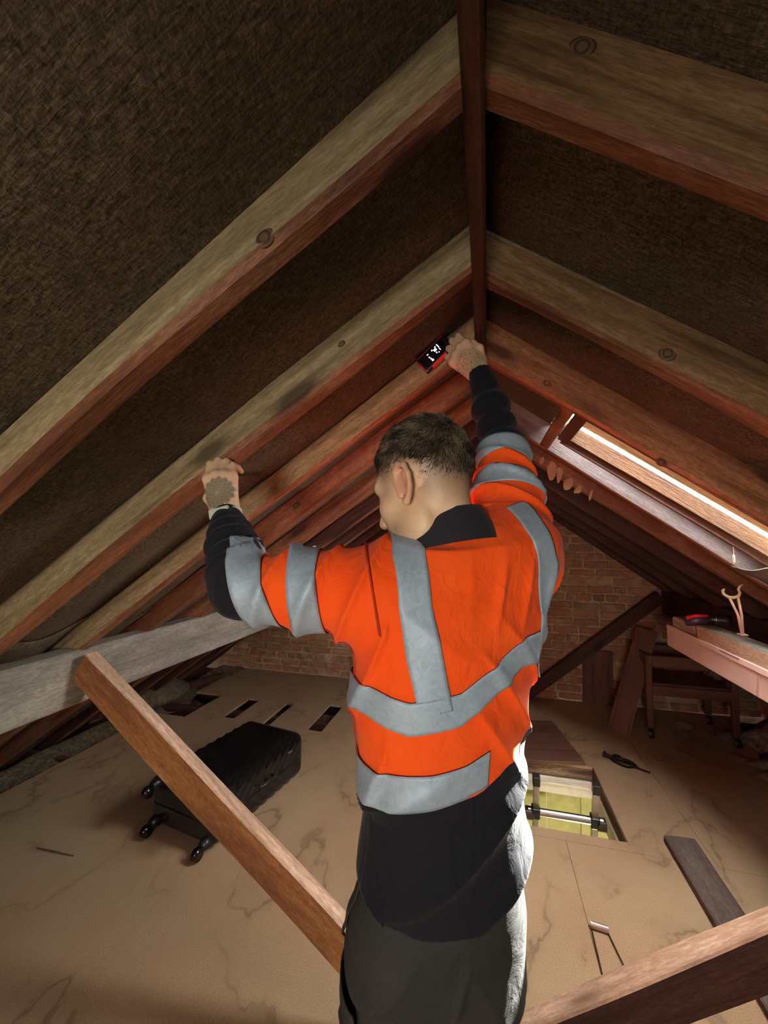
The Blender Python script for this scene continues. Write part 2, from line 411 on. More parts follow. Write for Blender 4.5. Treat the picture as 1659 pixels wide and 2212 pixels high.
tag(beam('ridge_board', (RX, YN+.01, Z0+.075), (RX, YG-.005, Z0+.075), .032, .21, (0, 0, 1), M['ridge'], seed=5, wob=.002, nseg=30), 'long dark red-brown ridge board at the roof apex', 'ridge board')

# ---- roofing felt, sagging between the rafters, lapped in strips (one sheet each), with an opening for the skylight
ceil = tag(empty('ceiling'), kind='structure')
SKY = (.30, 1.20, 1.44, 1.97)             # x0, x1, y0, y1 of the skylight opening
fnz = Noise(91); fnz2 = Noise(92, 18)
def felt_sheet(s, xa, xb, lift, holes):
    ys = np.arange(YN-.02, YG+.03, .03); nx = max(6, int((xb-xa)/.035)); xs = np.linspace(xa, xb, nx)
    raf = sorted((a[0]+a[1])/2+a[2]/2 for a in (LEFT if s < 0 else RIGHT)); raf = [YN]+raf+[YG]
    X, Y = np.meshgrid(xs, ys, indexing='ij'); sag = np.zeros_like(X)
    for a, b in zip(raf, raf[1:]):
        m = (Y >= a) & (Y <= b); t = (Y-a)/(b-a); sg = np.sin(np.pi*t)**2
        amp = .012+.030*np.clip((X-.3)/1.0, 0, 1.4)*min(1, (b-a)/.35)
        sag[m] = (sg*amp)[m]
    P = np.stack([X*2.2, Y*7.0, X*0+s*3], -1)
    wr = (fnz(P, 1.0)*.007+fnz2(P, 2.6)*.0028)*(2.0 if s < 0 else 1.0)*np.clip(sag/.012, 0, 1)*np.clip(.4+X, 0, 1.6)
    off = (RDL if s < 0 else RDR)/CA-.004+lift-sag+wr
    off = np.maximum(off, .02)
    Zv = Z0-K*X+off
    V = np.stack([s*X, Y, Zv], -1).reshape(-1, 3); ny = len(ys); Fc = []
    for i in range(nx-1):
        for j in range(ny-1):
            cx, cy = (xs[i]+xs[i+1])/2, (ys[j]+ys[j+1])/2
            if any(h[0] < cx < h[1] and h[2] < cy < h[3] for h in holes): continue
            q = (i*ny+j, (i+1)*ny+j, (i+1)*ny+j+1, i*ny+j+1)
            Fc.append(q if s < 0 else q[::-1])
    o = mesh_obj('felt_sheet', V, Fc, M['felt'], ceil, True)
    md = o.modifiers.new('thickness', 'SOLIDIFY'); md.thickness = .004; md.offset = 1
    return o
for s in (-1, 1):
    h = [SKY] if s > 0 else []
    for k, (xa, xb) in enumerate([(.0, .74), (.70, 1.50), (1.46, 2.30), (2.26, 3.20)]):
        felt_sheet(s, xa, xb, .010 if k % 2 else .0, h)
# battens and slates above the felt keep the daylight out
sl = bmesh.new()
for s in (-1, 1):
    rects = [(0, 3.45, YN-.1, YG+.2)] if s < 0 else [(0, SKY[0], YN-.1, YG+.2), (SKY[1], 3.45, YN-.1, YG+.2), (SKY[0], SKY[1], YN-.1, SKY[2]), (SKY[0], SKY[1], SKY[3], YG+.2)]
    for (x0, x1, y0, y1) in rects:
        vs = []
        for (x, y) in ((x0, y0), (x1, y0), (x1, y1), (x0, y1)):
            vs.append((s*x, y, Z0-K*x+RDR/CA+.03)); 
        lo = [sl.verts.new(v) for v in vs]; hi = [sl.verts.new((v[0], v[1], v[2]+.04)) for v in vs]
        sl.faces.new(lo); sl.faces.new(hi[::-1])
        for k in range(4): sl.faces.new((lo[k], hi[k], hi[(k+1) % 4], lo[(k+1) % 4]))
bmesh.ops.recalc_face_normals(sl, faces=sl.faces)
bm_obj('slate_covering', sl, M['iron'], ceil)

# ---- skylight
win = tag(empty('window_1'), kind='structure')
def slope_pt(x, y, off): return Vector((x, y, Z0-K*x))+Vector((SA, 0, CA))*off
upR = Vector((SA, 0, CA))
x0, x1, y0, y1 = SKY
for (a, b) in [((x0-.02, y0+.012), (x1+.02, y0+.012)), ((x0-.02, y1-.075), (x1+.02, y1-.075))]:
    beam('frame_jamb', slope_pt(a[0], a[1], .086), slope_pt(b[0], b[1], .086), .035, .064, upR, M['skyframe'], win, seed=70, nseg=6, wob=.0008, cham=.003)
beam('felt_upstand', slope_pt(x0, y1-.066, .046), slope_pt(x1, y1-.066, .046), .012, .028, upR, M['ridge'], win, seed=73, nseg=10, wob=.003, cham=.002)  # dark strip put in for the shaded gap between jamb and rafter
for xx in (x0, x1):
    beam('frame_rail', slope_pt(xx+.006, y0, .082), slope_pt(xx+.006, y1-.05, .082), .05, .075, upR, M['skyframe'], win, seed=71, nseg=4, wob=.0008, cham=.003)
gp = [slope_pt(x0, y0-.02, .124), slope_pt(x1, y0-.02, .124), slope_pt(x1, y1-.03, .124), slope_pt(x0, y1-.03, .124)]
mesh_obj('pane', gp+[p+upR*.004 for p in gp], [(0, 1, 2, 3), (7, 6, 5, 4), (0, 4, 5, 1), (1, 5, 6, 2), (2, 6, 7, 3), (3, 7, 4, 0)], M['glass'], win)
# trimmers closing the rafter bay above and below the opening
tag(beam('trimmer', slope_pt(.262, 1.425, .058), slope_pt(.262, 1.975, .058), .045, .125, upR, M['redwood'], seed=75, nseg=8), 'short red-brown trimmer across the top of the skylight bay', 'trimmer')
tag(beam('trimmer', slope_pt(1.20, 1.46, .045), slope_pt(1.20, 2.06, .045), .045, .09, upR, M['redwood'], seed=76, nseg=8), 'short red-brown trimmer across the foot of the skylight bay', 'trimmer')

# ---- purlins
PUR = 1.47
def purlin(s, mats, lab, seed):
    # set square to the slope, notched up against the rafters
    xc = s*(PUR+.055); zc = under(PUR+.0175)-.1025
    return tag(beam('purlin', (xc, YN+.02, zc), (xc, YG-.01, zc), .075, .205, (s*.03, 0, 1), mats, seed=seed, wob=.003, nseg=36, cham=.006), lab, 'purlin', 'purlins')
purlin(-1, [M['greywood']]*4, 'pale grey weathered purlin under the left-hand rafters', 81)
purlin(1, [M['darkwood']]*4, 'dark brown purlin under the right-hand rafters by the brick wall', 82)

# ---- struts from the purlins down to the middle of the floor
def strut(xt, zt, xb, zb, y, w, h, mats, lab, seed):
    p0, p1 = Vector((xt, y, zt)), Vector((xb, y, zb))
    return tag(beam('strut', p0, p1, w, h, (0, 0, 1), mats, seed=seed, wob=.0025, nseg=20, cham=.004), lab, 'strut', 'purlin struts')
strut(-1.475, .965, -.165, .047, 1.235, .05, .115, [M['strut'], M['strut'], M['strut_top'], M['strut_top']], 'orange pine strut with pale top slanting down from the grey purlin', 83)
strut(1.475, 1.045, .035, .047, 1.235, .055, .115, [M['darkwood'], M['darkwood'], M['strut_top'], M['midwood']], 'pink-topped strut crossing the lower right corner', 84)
strut(1.44, .985, .335, .050, 3.965, .06, .10, M['darkwood'], 'dark strut slanting across the brick gable', 85)

# ================================================================== ROOM BELOW, HATCH AND LADDER
below = tag(empty('wall_below', (0, 0, 0)), kind='structure')
def quad(name, pts, mat, parent):
    return mesh_obj(name, pts, [(0, 1, 2, 3)], mat, parent)
bx0, bx1, by0, by1, bz0, bz1 = -1.0, 1.55, 1.4, 3.95, -2.6, -.19
quad('room_wall', [(bx0, by1, bz0), (bx1, by1, bz0), (bx1, by1, bz1), (bx0, by1, bz1)], M['cream'], below)
quad('room_wall', [(bx0, by0, bz0), (bx0, by1, bz0), (bx0, by1, bz1), (bx0, by0, bz1)], M['cream'], below)
quad('room_wall', [(bx1, by1, bz0), (bx1, by0, bz0), (bx1, by0, bz1), (bx1, by1, bz1)], M['cream'], below)
quad('room_wall', [(bx1, by0, bz0), (bx0, by0, bz0), (bx0, by0, bz1), (bx1, by0, bz1)], M['cream'], below)
quad('room_floor', [(bx0, by0, bz0), (bx1, by0, bz0), (bx1, by1, bz0), (bx0, by1, bz0)], M['midwood'], below)
bb = bmesh.new(); bm_box(bb, (.80, by1-.02, -1.25), (.06, .04, 2.1)); bm_box(bb, (1.30, by1-.02, -1.25), (.06, .04, 2.1)); bm_box(bb, (1.05, by1-.02, -.22), (.56, .04, .06))
bm_obj('door_casing', bb, M['cream'], below)
trim = tag(empty('trim_1'), kind='structure')
hx0, hx1, hy0, hy1 = HATCH
M['rough_edge'] = wood('rough_dirty_timber', (.045, .026, .018), (.17, .105, .072), (.36, .26, .19), .85, 14, .4, .2, False)
for (a, b) in [((hx0, hy1+.012), (hx1+.02, hy1+.012)), ((hx0, hy0-.012), (hx1+.02, hy0-.012))]:
    beam('lining', (a[0], a[1], -.048), (b[0], b[1], -.048), .024, .092, (0, 0, 1), M['rough_edge'], trim, seed=120, nseg=12, wob=.003)
for xx in (hx0-.012, hx1+.012):
    beam('lining', (xx, hy0, -.048), (xx, hy1, -.048), .024, .092, (0, 0, 1), M['rough_edge'], trim, seed=121, nseg=12, wob=.003)
for (c, s_) in [(((hx0+hx1)/2, hy1+.006, -.145), (hx1-hx0, .03, .10)), (((hx0+hx1)/2, hy0-.006, -.145), (hx1-hx0, .03, .10)), ((hx0-.006, (hy0+hy1)/2, -.145), (.03, hy1-hy0, .10)), ((hx1+.006, (hy0+hy1)/2, -.145), (.03, hy1-hy0, .10))]:
    b = bmesh.new(); bm_box(b, c, s_, None, .003); bm_obj('white_lining', b, M['white'], trim)
b = bmesh.new(); bm_box(b, ((hx0+hx1)/2, hy1-.013, -.13), (hx1-hx0, .012, .014), None, .003); bm_obj('stop_bead', b, M['white'], trim)

lad = tag(empty('ladder', (.385, 3.02, bz0)), 'aluminium telescopic ladder with black end caps rising through the floor hatch', 'ladder')
ltop = Vector((0, 2.305-3.02, .235-bz0)); ldir = ltop.normalized()
for sx in (-1, 1):
    b = bmesh.new(); x = sx*.1415
    x_, y_, z_ = frame_from((0, 0, 0), ldir, (0, 1, 0))
    rot = Matrix((x_, y_, z_)).transposed()
    bm_box(b, Vector((x, 0, 0))+ldir*(ltop.length/2-.02), (ltop.length-.05, .030, .030), rot, .004)
    st = bm_obj('stile', b, M['metal'], lad)
    b = bmesh.new(); bm_box(b, Vector((x, 0, 0))+ldir*(ltop.length-.025), (.055, .036, .038), rot, .005); bm_obj('end_cap', b, M['darkplastic'], st)
    b = bmesh.new(); bm_box(b, Vector((x, 0, 0))+ldir*(ltop.length-.215), (.06, .042, .046), rot, .006); bm_obj('connector', b, M['darkplastic'], st)
for k in range(9):
    t = ltop.length-.215-k*.29
    if t < .1: break
    b = bmesh.new(); c = ldir*t; w = .18 if k == 0 else .135
    bm_tube(b, [c+Vector((-w, 0, 0)), c+Vector((w, 0, 0))], .019, 16); rg = bm_obj('rung', b, M['metal'], lad, False)
    if k == 0:
        for sx in (-1, 1):
            b = bmesh.new(); bm_box(b, c+Vector((sx*.172, .0, -.012)), (.045, .045, .05), None, .006); bm_obj('bracket', b, M['metal'], rg)
# ceiling lamp of the room below
pl = tag(empty('pendant_lamp', (.42, 3.35, -.95)), 'pale yellow dome lampshade glimpsed through the floor hatch', 'lamp')
b = bmesh.new(); n = 28; rings = []
for (r_, z_) in [(.03, .16), (.09, .14), (.14, .09), (.165, .03), (.17, 0)]:
    rings.append([b.verts.new((r_*math.cos(2*math.pi*k/n), r_*math.sin(2*math.pi*k/n), z_)) for k in range(n)])
for a, c in zip(rings, rings[1:]):
    for k in range(n): b.faces.new((a[k], c[k], c[(k+1) % n], a[(k+1) % n]))
sh = bm_obj('lamp_shade', b, plain('pale_yellow_shade', (.62, .58, .28), .7), pl, True); sh.modifiers.new('t', 'SOLIDIFY').thickness = .004
b = bmesh.new(); bm_tube(b, [(0, 0, .15), (0, 0, .76)], .004, 6); bm_obj('flex', b, M['white'], pl)
Lp = bpy.data.lights.new('bulb', 'POINT'); Lp.energy = ROOM_W; Lp.color = (1, .90, .55); Lp.shadow_soft_size = .05
lo = link(bpy.data.objects.new('bulb', Lp), pl); lo.location = (.25, -.9, -.35)

# hatch lid lying on the boards behind the opening
lid = beam('hatch_lid', (.613+.56*math.cos(R(191))-.0, 2.952+.56*math.sin(R(191)), .0), (.613, 2.952, .0), .6, .02, (0, 0, 1), M['midwood'], seed=122, nseg=6, wob=.0008, cham=.003)
lid.location += Vector((-math.sin(R(11))*.3, math.cos(R(11))*.3, .0125)); tag(lid, 'brown loft hatch cover lying behind the open hatch', 'hatch cover')

# ================================================================== THINGS ON THE FLOOR
plk = tag(beam('floor_plank', (.885, 1.46, .018), (.889, 2.33, .018), .13, .034, (0, 0, 1), [M['darkwood'], M['darkwood'], wood('dusty_grey_brown_plank', (.055, .036, .030), (.115, .082, .070), (.17, .13, .11), .85, 12, .3, .2, False), M['darkwood']], seed=130, nseg=14, wob=.003), 'loose dark grey-brown plank on the floor right of the hatch', 'plank')
# wire bail with clip
b = bmesh.new()
bm_tube(b, [(0, 0, .006), (-.008, -.25, .006)], .0022, 6); bm_tube(b, [(.055, 0, .006), (.092, -.225, .006)], .0022, 6); bm_tube(b, [(-.006, -.205, .006), (.09, -.222, .006)], .0018, 6)
wb = tag(empty('wire_hanger', (.372, 1.752, 0)), 'thin wire loop with a shiny metal clip on the floor', 'wire'); bm_obj('wire', b, M['iron'], wb)
b = bmesh.new(); bm_tube(b, [(-.002, .012, .011), (.058, .004, .011)], .011, 12); bm_obj('clip', b, M['metal'], wb)
# hand tool
tl = tag(empty('hand_tool', (.765, 3.10, 0), R(-31)), 'dark iron clamp-like hand tool lying on the floor behind the hatch', 'tool')
b = bmesh.new(); bm_tube(b, [(-.01, .0, .016), (.05, .0, .016)], .014, 8); bm_box(b, (-.008, .012, .02), (.012, .035, .02), None, .003); bm_obj('head', b, M['iron'], tl, False)
b = bmesh.new(); bm_tube(b, [(.05, .004, .014), (.09, .026, .014), (.13, .028, .014), (.165, .014, .013), (.185, -.004, .012), (.17, -.014, .012)], [.010, .012, .013, .012, .010, .008], 8)
bm_tube(b, [(.04, -.004, .014), (.065, -.028, .013), (.10, -.040, .013), (.14, -.032, .013), (.17, -.012, .012)], [.010, .009, .012, .015, .010], 8); bm_obj('handle', b, M['iron'], tl, True)
b = bmesh.new(); bm_tube(b, [(.165, -.012, .012), (.262, -.006, .008)], [.008, .005], 8); bm_obj('shaft', b, M['iron'], tl, True)
b = bmesh.new(); pr = [(.06+.020*math.cos(a), .042+.020*math.sin(a), .012) for a in np.linspace(-1.9, 3.6, 14)]; bm_tube(b, pr, .008, 8); bm_obj('finger_ring', b, M['iron'], tl, True)
# splinter
b = bmesh.new(); bm_tube(b, [(-2.03, 1.52, .004), (-1.93, 1.522, .006), (-1.82, 1.528, .004)], [.002, .004, .0015], 6); tag(bm_obj('splinter', b, M['rough_edge']), 'thin wood splinter lying on the dusty floor at far left', 'splinter')

# ---- suitcase
def rounded_shell(sx, sy, z0, z1, r, zc, hz, rib=True):
    """half shell of a rounded box centred in x,y; zc/hz full box centre and half height"""
    N = 46; b = bmesh.new(); bmesh.ops.create_cube(b, size=2); bmesh.ops.subdivide_edges(b, edges=list(b.edges), cuts=N, use_grid_fill=True)
    hx, hy = sx/2, sy/2
    for v in b.verts:
        p = Vector((v.co.x*hx, v.co.y*hy, v.co.z*hz))
        q = Vector((max(-hx+r, min(hx-r, p.x)), max(-hy+r, min(hy-r, p.y)), max(-hz+r, min(hz-r, p.z))))
        d = p-q
        if d.length > 1e-6: p = q+d.normalized()*min(d.length, r) if d.length > r else q+d
        nrm = d.normalized() if d.length > 1e-6 else Vector((0, 0, 1))
        if rib:
            w = math.sin((p.y*.55+p.x*.9-abs(p.z)*.6)*170); m = max(0, min(1, (abs(p.x)-.05)/.08))*max(0, min(1, (.30-abs(p.y))/.06))
            p += nrm*(.0036*w*m)
        v.co = Vector((p.x, p.y, p.z+zc))
    dl = [f for f in b.faces if not (z0 < f.calc_center_median().z < z1)]
    bmesh.ops.delete(b, geom=dl, context='FACES'); return b
M['case'] = plain('glossy_black_shell', (.006, .0055, .006), .16)
case = tag(empty('suitcase', (-1.36, 2.06, 0), R(-10)), 'glossy black ribbed hard-shell suitcase with wheels lying on the floor', 'suitcase')
for (za, zb) in ((.008, .134), (.148, .32)):
    bm_obj('shell', rounded_shell(.44, .70, za, zb, .055, .148, .125), M['case'], case, True)
bm_obj('zip_band', rounded_shell(.432, .692, .12, .165, .05, .148, .121, False), M['darkplastic'], case, True)
b = bmesh.new(); bm_tube(b, [(.218, -.06, .155), (.238, -.055, .16), (.24, .0, .16), (.238, .055, .16), (.218, .06, .155)], .007, 8); bm_obj('carry_handle', b, M['darkplastic'], case, True)
for (wx, wz) in ((-.17, .055), (.17, .055), (-.17, .235), (.17, .235)):
    b = bmesh.new(); bm_tube(b, [(wx, -.335, wz), (wx, -.375, wz-.004)], [.032, .020], 12); hb = bm_obj('wheel_housing', b, M['darkplastic'], case, True)
    b = bmesh.new(); bm_tube(b, [(wx-.012, -.395, wz-.022), (wx+.012, -.395, wz-.022)], .026, 18); bm_obj('wheel', b, M['case'], hb, True)
b = bmesh.new(); bm_box(b, (.221, .20, .215), (.006, .035, .010), None, .002); bm_obj('badge', b, M['metal'], case)

# ---- loose insulation and rubble beyond the boarded area
def heightfield(name, x0, x1, y0, y1, f, mat, step=.028):
    xs = np.arange(x0, x1+.001, step); ys = np.arange(y0, y1+.001, step); X, Y = np.meshgrid(xs, ys, indexing='ij')
    Zv = f(X, Y); V = np.stack([X, Y, Zv], -1).reshape(-1, 3); ny = len(ys)
    Fc = [(i*ny+j, (i+1)*ny+j, (i+1)*ny+j+1, i*ny+j+1) for i in range(len(xs)-1) for j in range(ny-1)]
    return mesh_obj(name, V, Fc, mat, None, True)
hn, hn2 = Noise(210, 18), Noise(211, 24)
def hl(X, Y):
    P = np.stack([X*5, Y*5, X*0], -1); return np.minimum(-.055+.045*hn(P)+.022*hn2(P, 4)+.09*np.clip((-2.75-X)/.4, 0, 1), Z0-K*np.abs(X)-.02)
o = heightfield('loose_insulation', -3.02, -2.60, YN+.05, YG-.02, hl, M['insul']); tag(o, 'dirty brown loose insulation and debris along the left eaves', 'insulation', kind='stuff')
def hr(X, Y):
    P = np.stack([X*6, Y*6, X*0+4], -1); e = np.clip((X-(1.48+np.maximum(0, Y-2.72)*.387))/.3, 0, 1)
    return np.minimum(-.10+.06*hn(P)+.04*hn2(P, 4)+.24*e, Z0-K*np.abs(X)-.03)
rub = NT('grey_rubble'); v = rub.coords((1, 1, 1), False); a = rub.noise(v, 22, 6, .7)
rub.color(rub.ramp(a, [(.35, (.05, .035, .028)), (.5, (.20, .15, .12)), (.68, (.36, .29, .24))])); rub.rough(.95); rub.bump(a, .9, .02)
o = heightfield('rubble', 1.44, 2.9, YN+.05, YG-.02, hr, rub.m, .035); tag(o, 'grey rubble and dust along the right eaves', 'rubble', kind='stuff')
# rolled wool lump by the slots
b = bmesh.new(); bmesh.ops.create_icosphere(b, subdivisions=5, radius=1)
for v in b.verts:
    p = np.array(v.co); s_ = 1+.13*float(hn(p*2.0))+.06*float(hn2(p*3.0)); v.co = Vector((p[0]*.17*s_, p[1]*.30*s_, p[2]*.095*s_))
o = bm_obj('insulation_lump', b, M['insul'], None, True); o.location = (-2.83, 3.10, .045); tag(o, 'bulging lump of yellow-brown glass wool at the left eaves', 'insulation')
# dark offcut beside the lump, ceiling joist stub
tag(beam('offcut', (-2.98, 2.55, .03), (-2.70, 3.75, .012), .05, .05, (0, 0, 1), M['darkwood'], seed=140, nseg=8), 'dark timber offcut lying on the insulation at the left eaves', 'offcut')

# ---- things at the far right: panel, leaning board, trolley
o = beam('panel', (.952, 4.045, .006), (.958, 4.035, .475), .245, .018, (0, -1, 0.02), M['midwood'], seed=150, nseg=4, wob=.0006, cham=.002); tag(o, 'square brown board standing against the brick gable', 'board')
o = beam('leaning_board', (.955, 3.50, .012), (1.245, 3.71, .745), .15, .018, (-.55, -.80, .35), [M['palewood'], M['darkwood'], M['midwood'], M['palewood']], seed=151, nseg=8, wob=.001, cham=.002); tag(o, 'narrow dark board with pale edge leaning against the trolley', 'board')
tr = tag(empty('trolley', (1.45, 3.69, 0)), 'old dark wooden trolley frame on castors under the right purlin', 'trolley')
X0, X1, Y0, Y1 = -.275, .265, -.19, .19
for (x, y) in ((X0, Y0), (X1, Y0), (X1, Y1), (X0, Y1)):
    lg = beam('leg', (x, y, .075), (x, y, .60), .042, .042, (1, 0, 0), M['midwood'], tr, seed=152, nseg=4, wob=.001)
    b = bmesh.new(); bm_tube(b, [(x-.012, y-.02, .034), (x+.012, y-.02, .034)], .032, 18); bm_tube(b, [(x, y, .08), (x, y-.016, .04)], .010, 8); cs = bm_obj('castor', b, M['iron'], tr, False)
    b = bmesh.new(); bm_tube(b, [(x-.016, y-.02, .034), (x+.016, y-.02, .034)], .015, 14); bm_obj('hub', b, M['metal'], cs)
for z, h in ((.555, .085), (.345, .07)):
    for (a, c) in (((X0, Y0), (X1, Y0)), ((X0, Y1), (X1, Y1)), ((X0, Y0), (X0, Y1)), ((X1, Y0), (X1, Y1))):
        beam('rail', (a[0], a[1], z), (c[0], c[1], z), .024, h, (0, 0, 1), M['midwood'], tr, seed=153, nseg=4, wob=.001)
b = bmesh.new(); bm_box(b, (-.005, 0, .385), (.50, .35, .014), None, .003); bm_obj('shelf', b, M['midwood'], tr)

# ---- long box and timber lying over the right-hand strut, with torch and hook
M['card'] = plain('pale_pink_cardboard', (.74, .52, .46), .8, 0, (30, .15, .004), .06)
bx = tag(empty('cardboard_box', (1.05, 2.68, .862)), 'long pale pink cardboard box lying at the right, under the pale timber', 'box')
b = bmesh.new(); bm_box(b, (.0, -1.19, .056), (.10, 2.38, .112), None, .003); bm_obj('carton', b, M['card'], bx)
b = bmesh.new(); bm_box(b, (-.0515, -1.19, .107), (.003, 2.37, .022), Matrix.Rotation(.08, 3, 'Y'), .001)
bm_obj('flap', b, M['card'], bx)
for yy in (-.62, -1.25):
    b = bmesh.new(); bm_box(b, (-.048, yy, .1125), (.012, .14, .003), None); bm_obj('flap_slot', b, M['darkwood'], bx)
b = bmesh.new(); bm_box(b, (-.0505, -.80, .05), (.002, .012, .10), Matrix.Rotation(.15, 3, 'X')); bm_obj('tape', b, M['palewood'], bx)
tag(beam('pale_timber', (1.075, .55, 1.008), (1.06, 2.37, 1.006), .09, .066, (0, 0, 1), [M['palewood'], M['palewood'], M['greywood'], M['palewood']], seed=160, nseg=14, wob=.002), 'pale knotty timber lying on top of the pink box', 'timber')
tag(beam('timber_offcut', (1.075, 2.44, 1.002), (1.065, 2.66, 1.002), .085, .055, (0, 0, 1), [M['palewood'], M['palewood'], M['palewood'], M['palewood']], seed=161, nseg=4, wob=.001), 'short pale offcut at the far end of the pink box', 'offcut')
tc = tag(empty('torch', (1.085, 2.40, 1.052), R(-12)), 'small black and red hand torch lying on the pale timber', 'torch')
M['red'] = plain('red_plastic', (.75, .03, .035), .35); M['lens'] = plain('white_lens', (.9, .9, .88), .2)
b = bmesh.new(); bm_tube(b, [(-.10, 0, -.012), (-.055, 0, .0), (-.01, 0, .008)], [.020, .027, .024], 16); bm_obj('grip', b, plain('purple_black_rubber', (.05, .025, .045), .4), tc, True)
b = bmesh.new(); bm_tube(b, [(-.095, 0, .004), (-.05, 0, .016), (-.005, 0, .020)], [.016, .018, .016], 14); bm_obj('band', b, M['red'], tc, True)
b = bmesh.new(); bm_tube(b, [(-.015, 0, .010), (.02, 0, .012), (.065, 0, .012), (.085, 0, .012)], [.022, .024, .029, .027], 18); bm_obj('head', b, M['darkplastic'], tc, True)
b = bmesh.new(); bm_tube(b, [(.02, 0, .012), (.026, 0, .012)], .0255, 18); bm_obj('ring', b, M['metal'], tc, True)
b = bmesh.new(); bmesh.ops.create_uvsphere(b, u_segments=14, v_segments=8, radius=.012); bmesh.ops.translate(b, vec=(.055, .022, .022), verts=b.verts); bm_obj('lens', b, M['lens'], tc, True)
hk = tag(empty('plastic_hook', (1.083, 2.15, 1.042)), 'cream forked plastic hook with two thin arms on the pale timber', 'hook')
M['cream_plastic'] = plain('cream_plastic', (.78, .62, .42), .45)
b = bmesh.new()
for dx, dz in ((-.032, 0), (.0, .008)):
    bm_tube(b, [(.012, 0, 0), (.012+dx*.45, 0, .09), (dx, 0, .165+dz)], [.007, .0055, .0055], 8)
bm_obj('arm', b, M['string'], hk, True)
b = bmesh.new()
bm_tube(b, [(-.048, 0, .200), (-.056, 0, .192), (-.052, 0, .176), (-.034, 0, .164), (-.014, 0, .163), (.003, 0, .170), (.010, 0, .185), (.004, 0, .200), (.010, 0, .214), (.022, 0, .222)], [.005, .006, .006, .007, .007, .007, .006, .006, .005, .003], 8)
bm_obj('fork', b, M['cream_plastic'], hk, True)
b = bmesh.new(); bm_box(b, (.012, 0, .003), (.03, .03, .006), None, .002); bm_obj('foot', b, M['string'], hk)
# pull cord of the skylight
pc = tag(empty('pull_cord', (.978, 1.955, 1.368)), 'thin pull cord with a pale toggle hanging from the skylight frame', 'cord')
b = bmesh.new(); bm_tube(b, [(0, 0, .01), (.001, 0, .10)], .0011, 6); bm_obj('cord', b, M['string'], pc)
b = bmesh.new(); bm_tube(b, [(0, 0, -.004), (0, 0, .004), (0, 0, .028), (0, 0, .034)], [.002, .0045, .0045, .002], 8); bm_obj('toggle', b, M['cream_plastic'], pc, True)
b = bmesh.new(); bm_box(b, (.012, -.004, .100), (.045, .02, .014), Matrix.Rotation(.6, 3, 'Y'), .004); bm_obj('catch', b, M['greywood'], pc)
# torn grey felt hanging at the foot of the skylight
xs = np.linspace(0, 1, 22); ys = np.linspace(0, 1, 16); V = []; Fc = []
for i, a in enumerate(xs):
    for j, c in enumerate(ys):
        p = np.array([a*4, c*5, 2.0]); x = .99+a*.34; y = 1.60+c*.40
        V.append((x, y, under(x)-.012-.035*math.sin(math.pi*a)*(.5+.5*float(hn(p)))-.015*float(hn2(p, 1.5))))
for i in range(21):
    for j in range(15): Fc.append((i*16+j, (i+1)*16+j, (i+1)*16+j+1, i*16+j+1))
o = mesh_obj('torn_felt', V, Fc, plain('grey_dusty_felt', (.15, .14, .12), .9, 0, (40, .6, .01)), None, True); o.modifiers.new('t', 'SOLIDIFY').thickness = .004
tag(o, 'torn crumpled grey felt hanging below the foot of the skylight', 'felt')
# plaster smears on the red-brown rafter past the skylight; paint flake on the left
M['plaster'] = plain('pale_plaster', (.42, .25, .15), .9, 0, (50, .5, .005))
r5 = [o for o in bpy.data.objects if o.get('label', '').startswith('red-brown rafter with pale')][0]
for k, (x, z, w, h) in enumerate([(.300, 1.885, .016, .035), (.345, 1.845, .020, .050), (.388, 1.822, .014, .038), (.432, 1.762, .026, .030), (.480, 1.722, .022, .022), (.540, 1.700, .012, .03)]):
    b = bmesh.new(); bmesh.ops.create_icosphere(b, subdivisions=3, radius=1)
    for v in b.verts:
        p = np.array(v.co); s_ = max(.25, 1+.55*float(hn2(p*1.9+k*3.1))); v.co = Vector((p[0]*w*.8*s_+p[2]*.008, p[1]*.004, p[2]*h*s_))
    o = bm_obj('plaster_smear', b, M['plaster'], None, True); yf = 2.35-.02*x/3.1-.001
    o.matrix_world = Matrix.Translation((x, yf, z)); o.parent = r5; o.matrix_parent_inverse = r5.matrix_world.inverted()
b = bmesh.new(); pts = [(.022*math.cos(a), 0, .030*math.sin(a)) for a in np.linspace(1.2, 5.0, 12)]
bm_tube(b, pts, [.001, .003, .005, .007, .009, .010, .010, .009, .008, .006, .004, .001], 6)
o = bm_obj('paint_flake', b, M['white'], None, True); o.location = (-1.0, 2.265, 1.372); tag(o, 'small white curled paint flake on a left-hand rafter', 'flake')
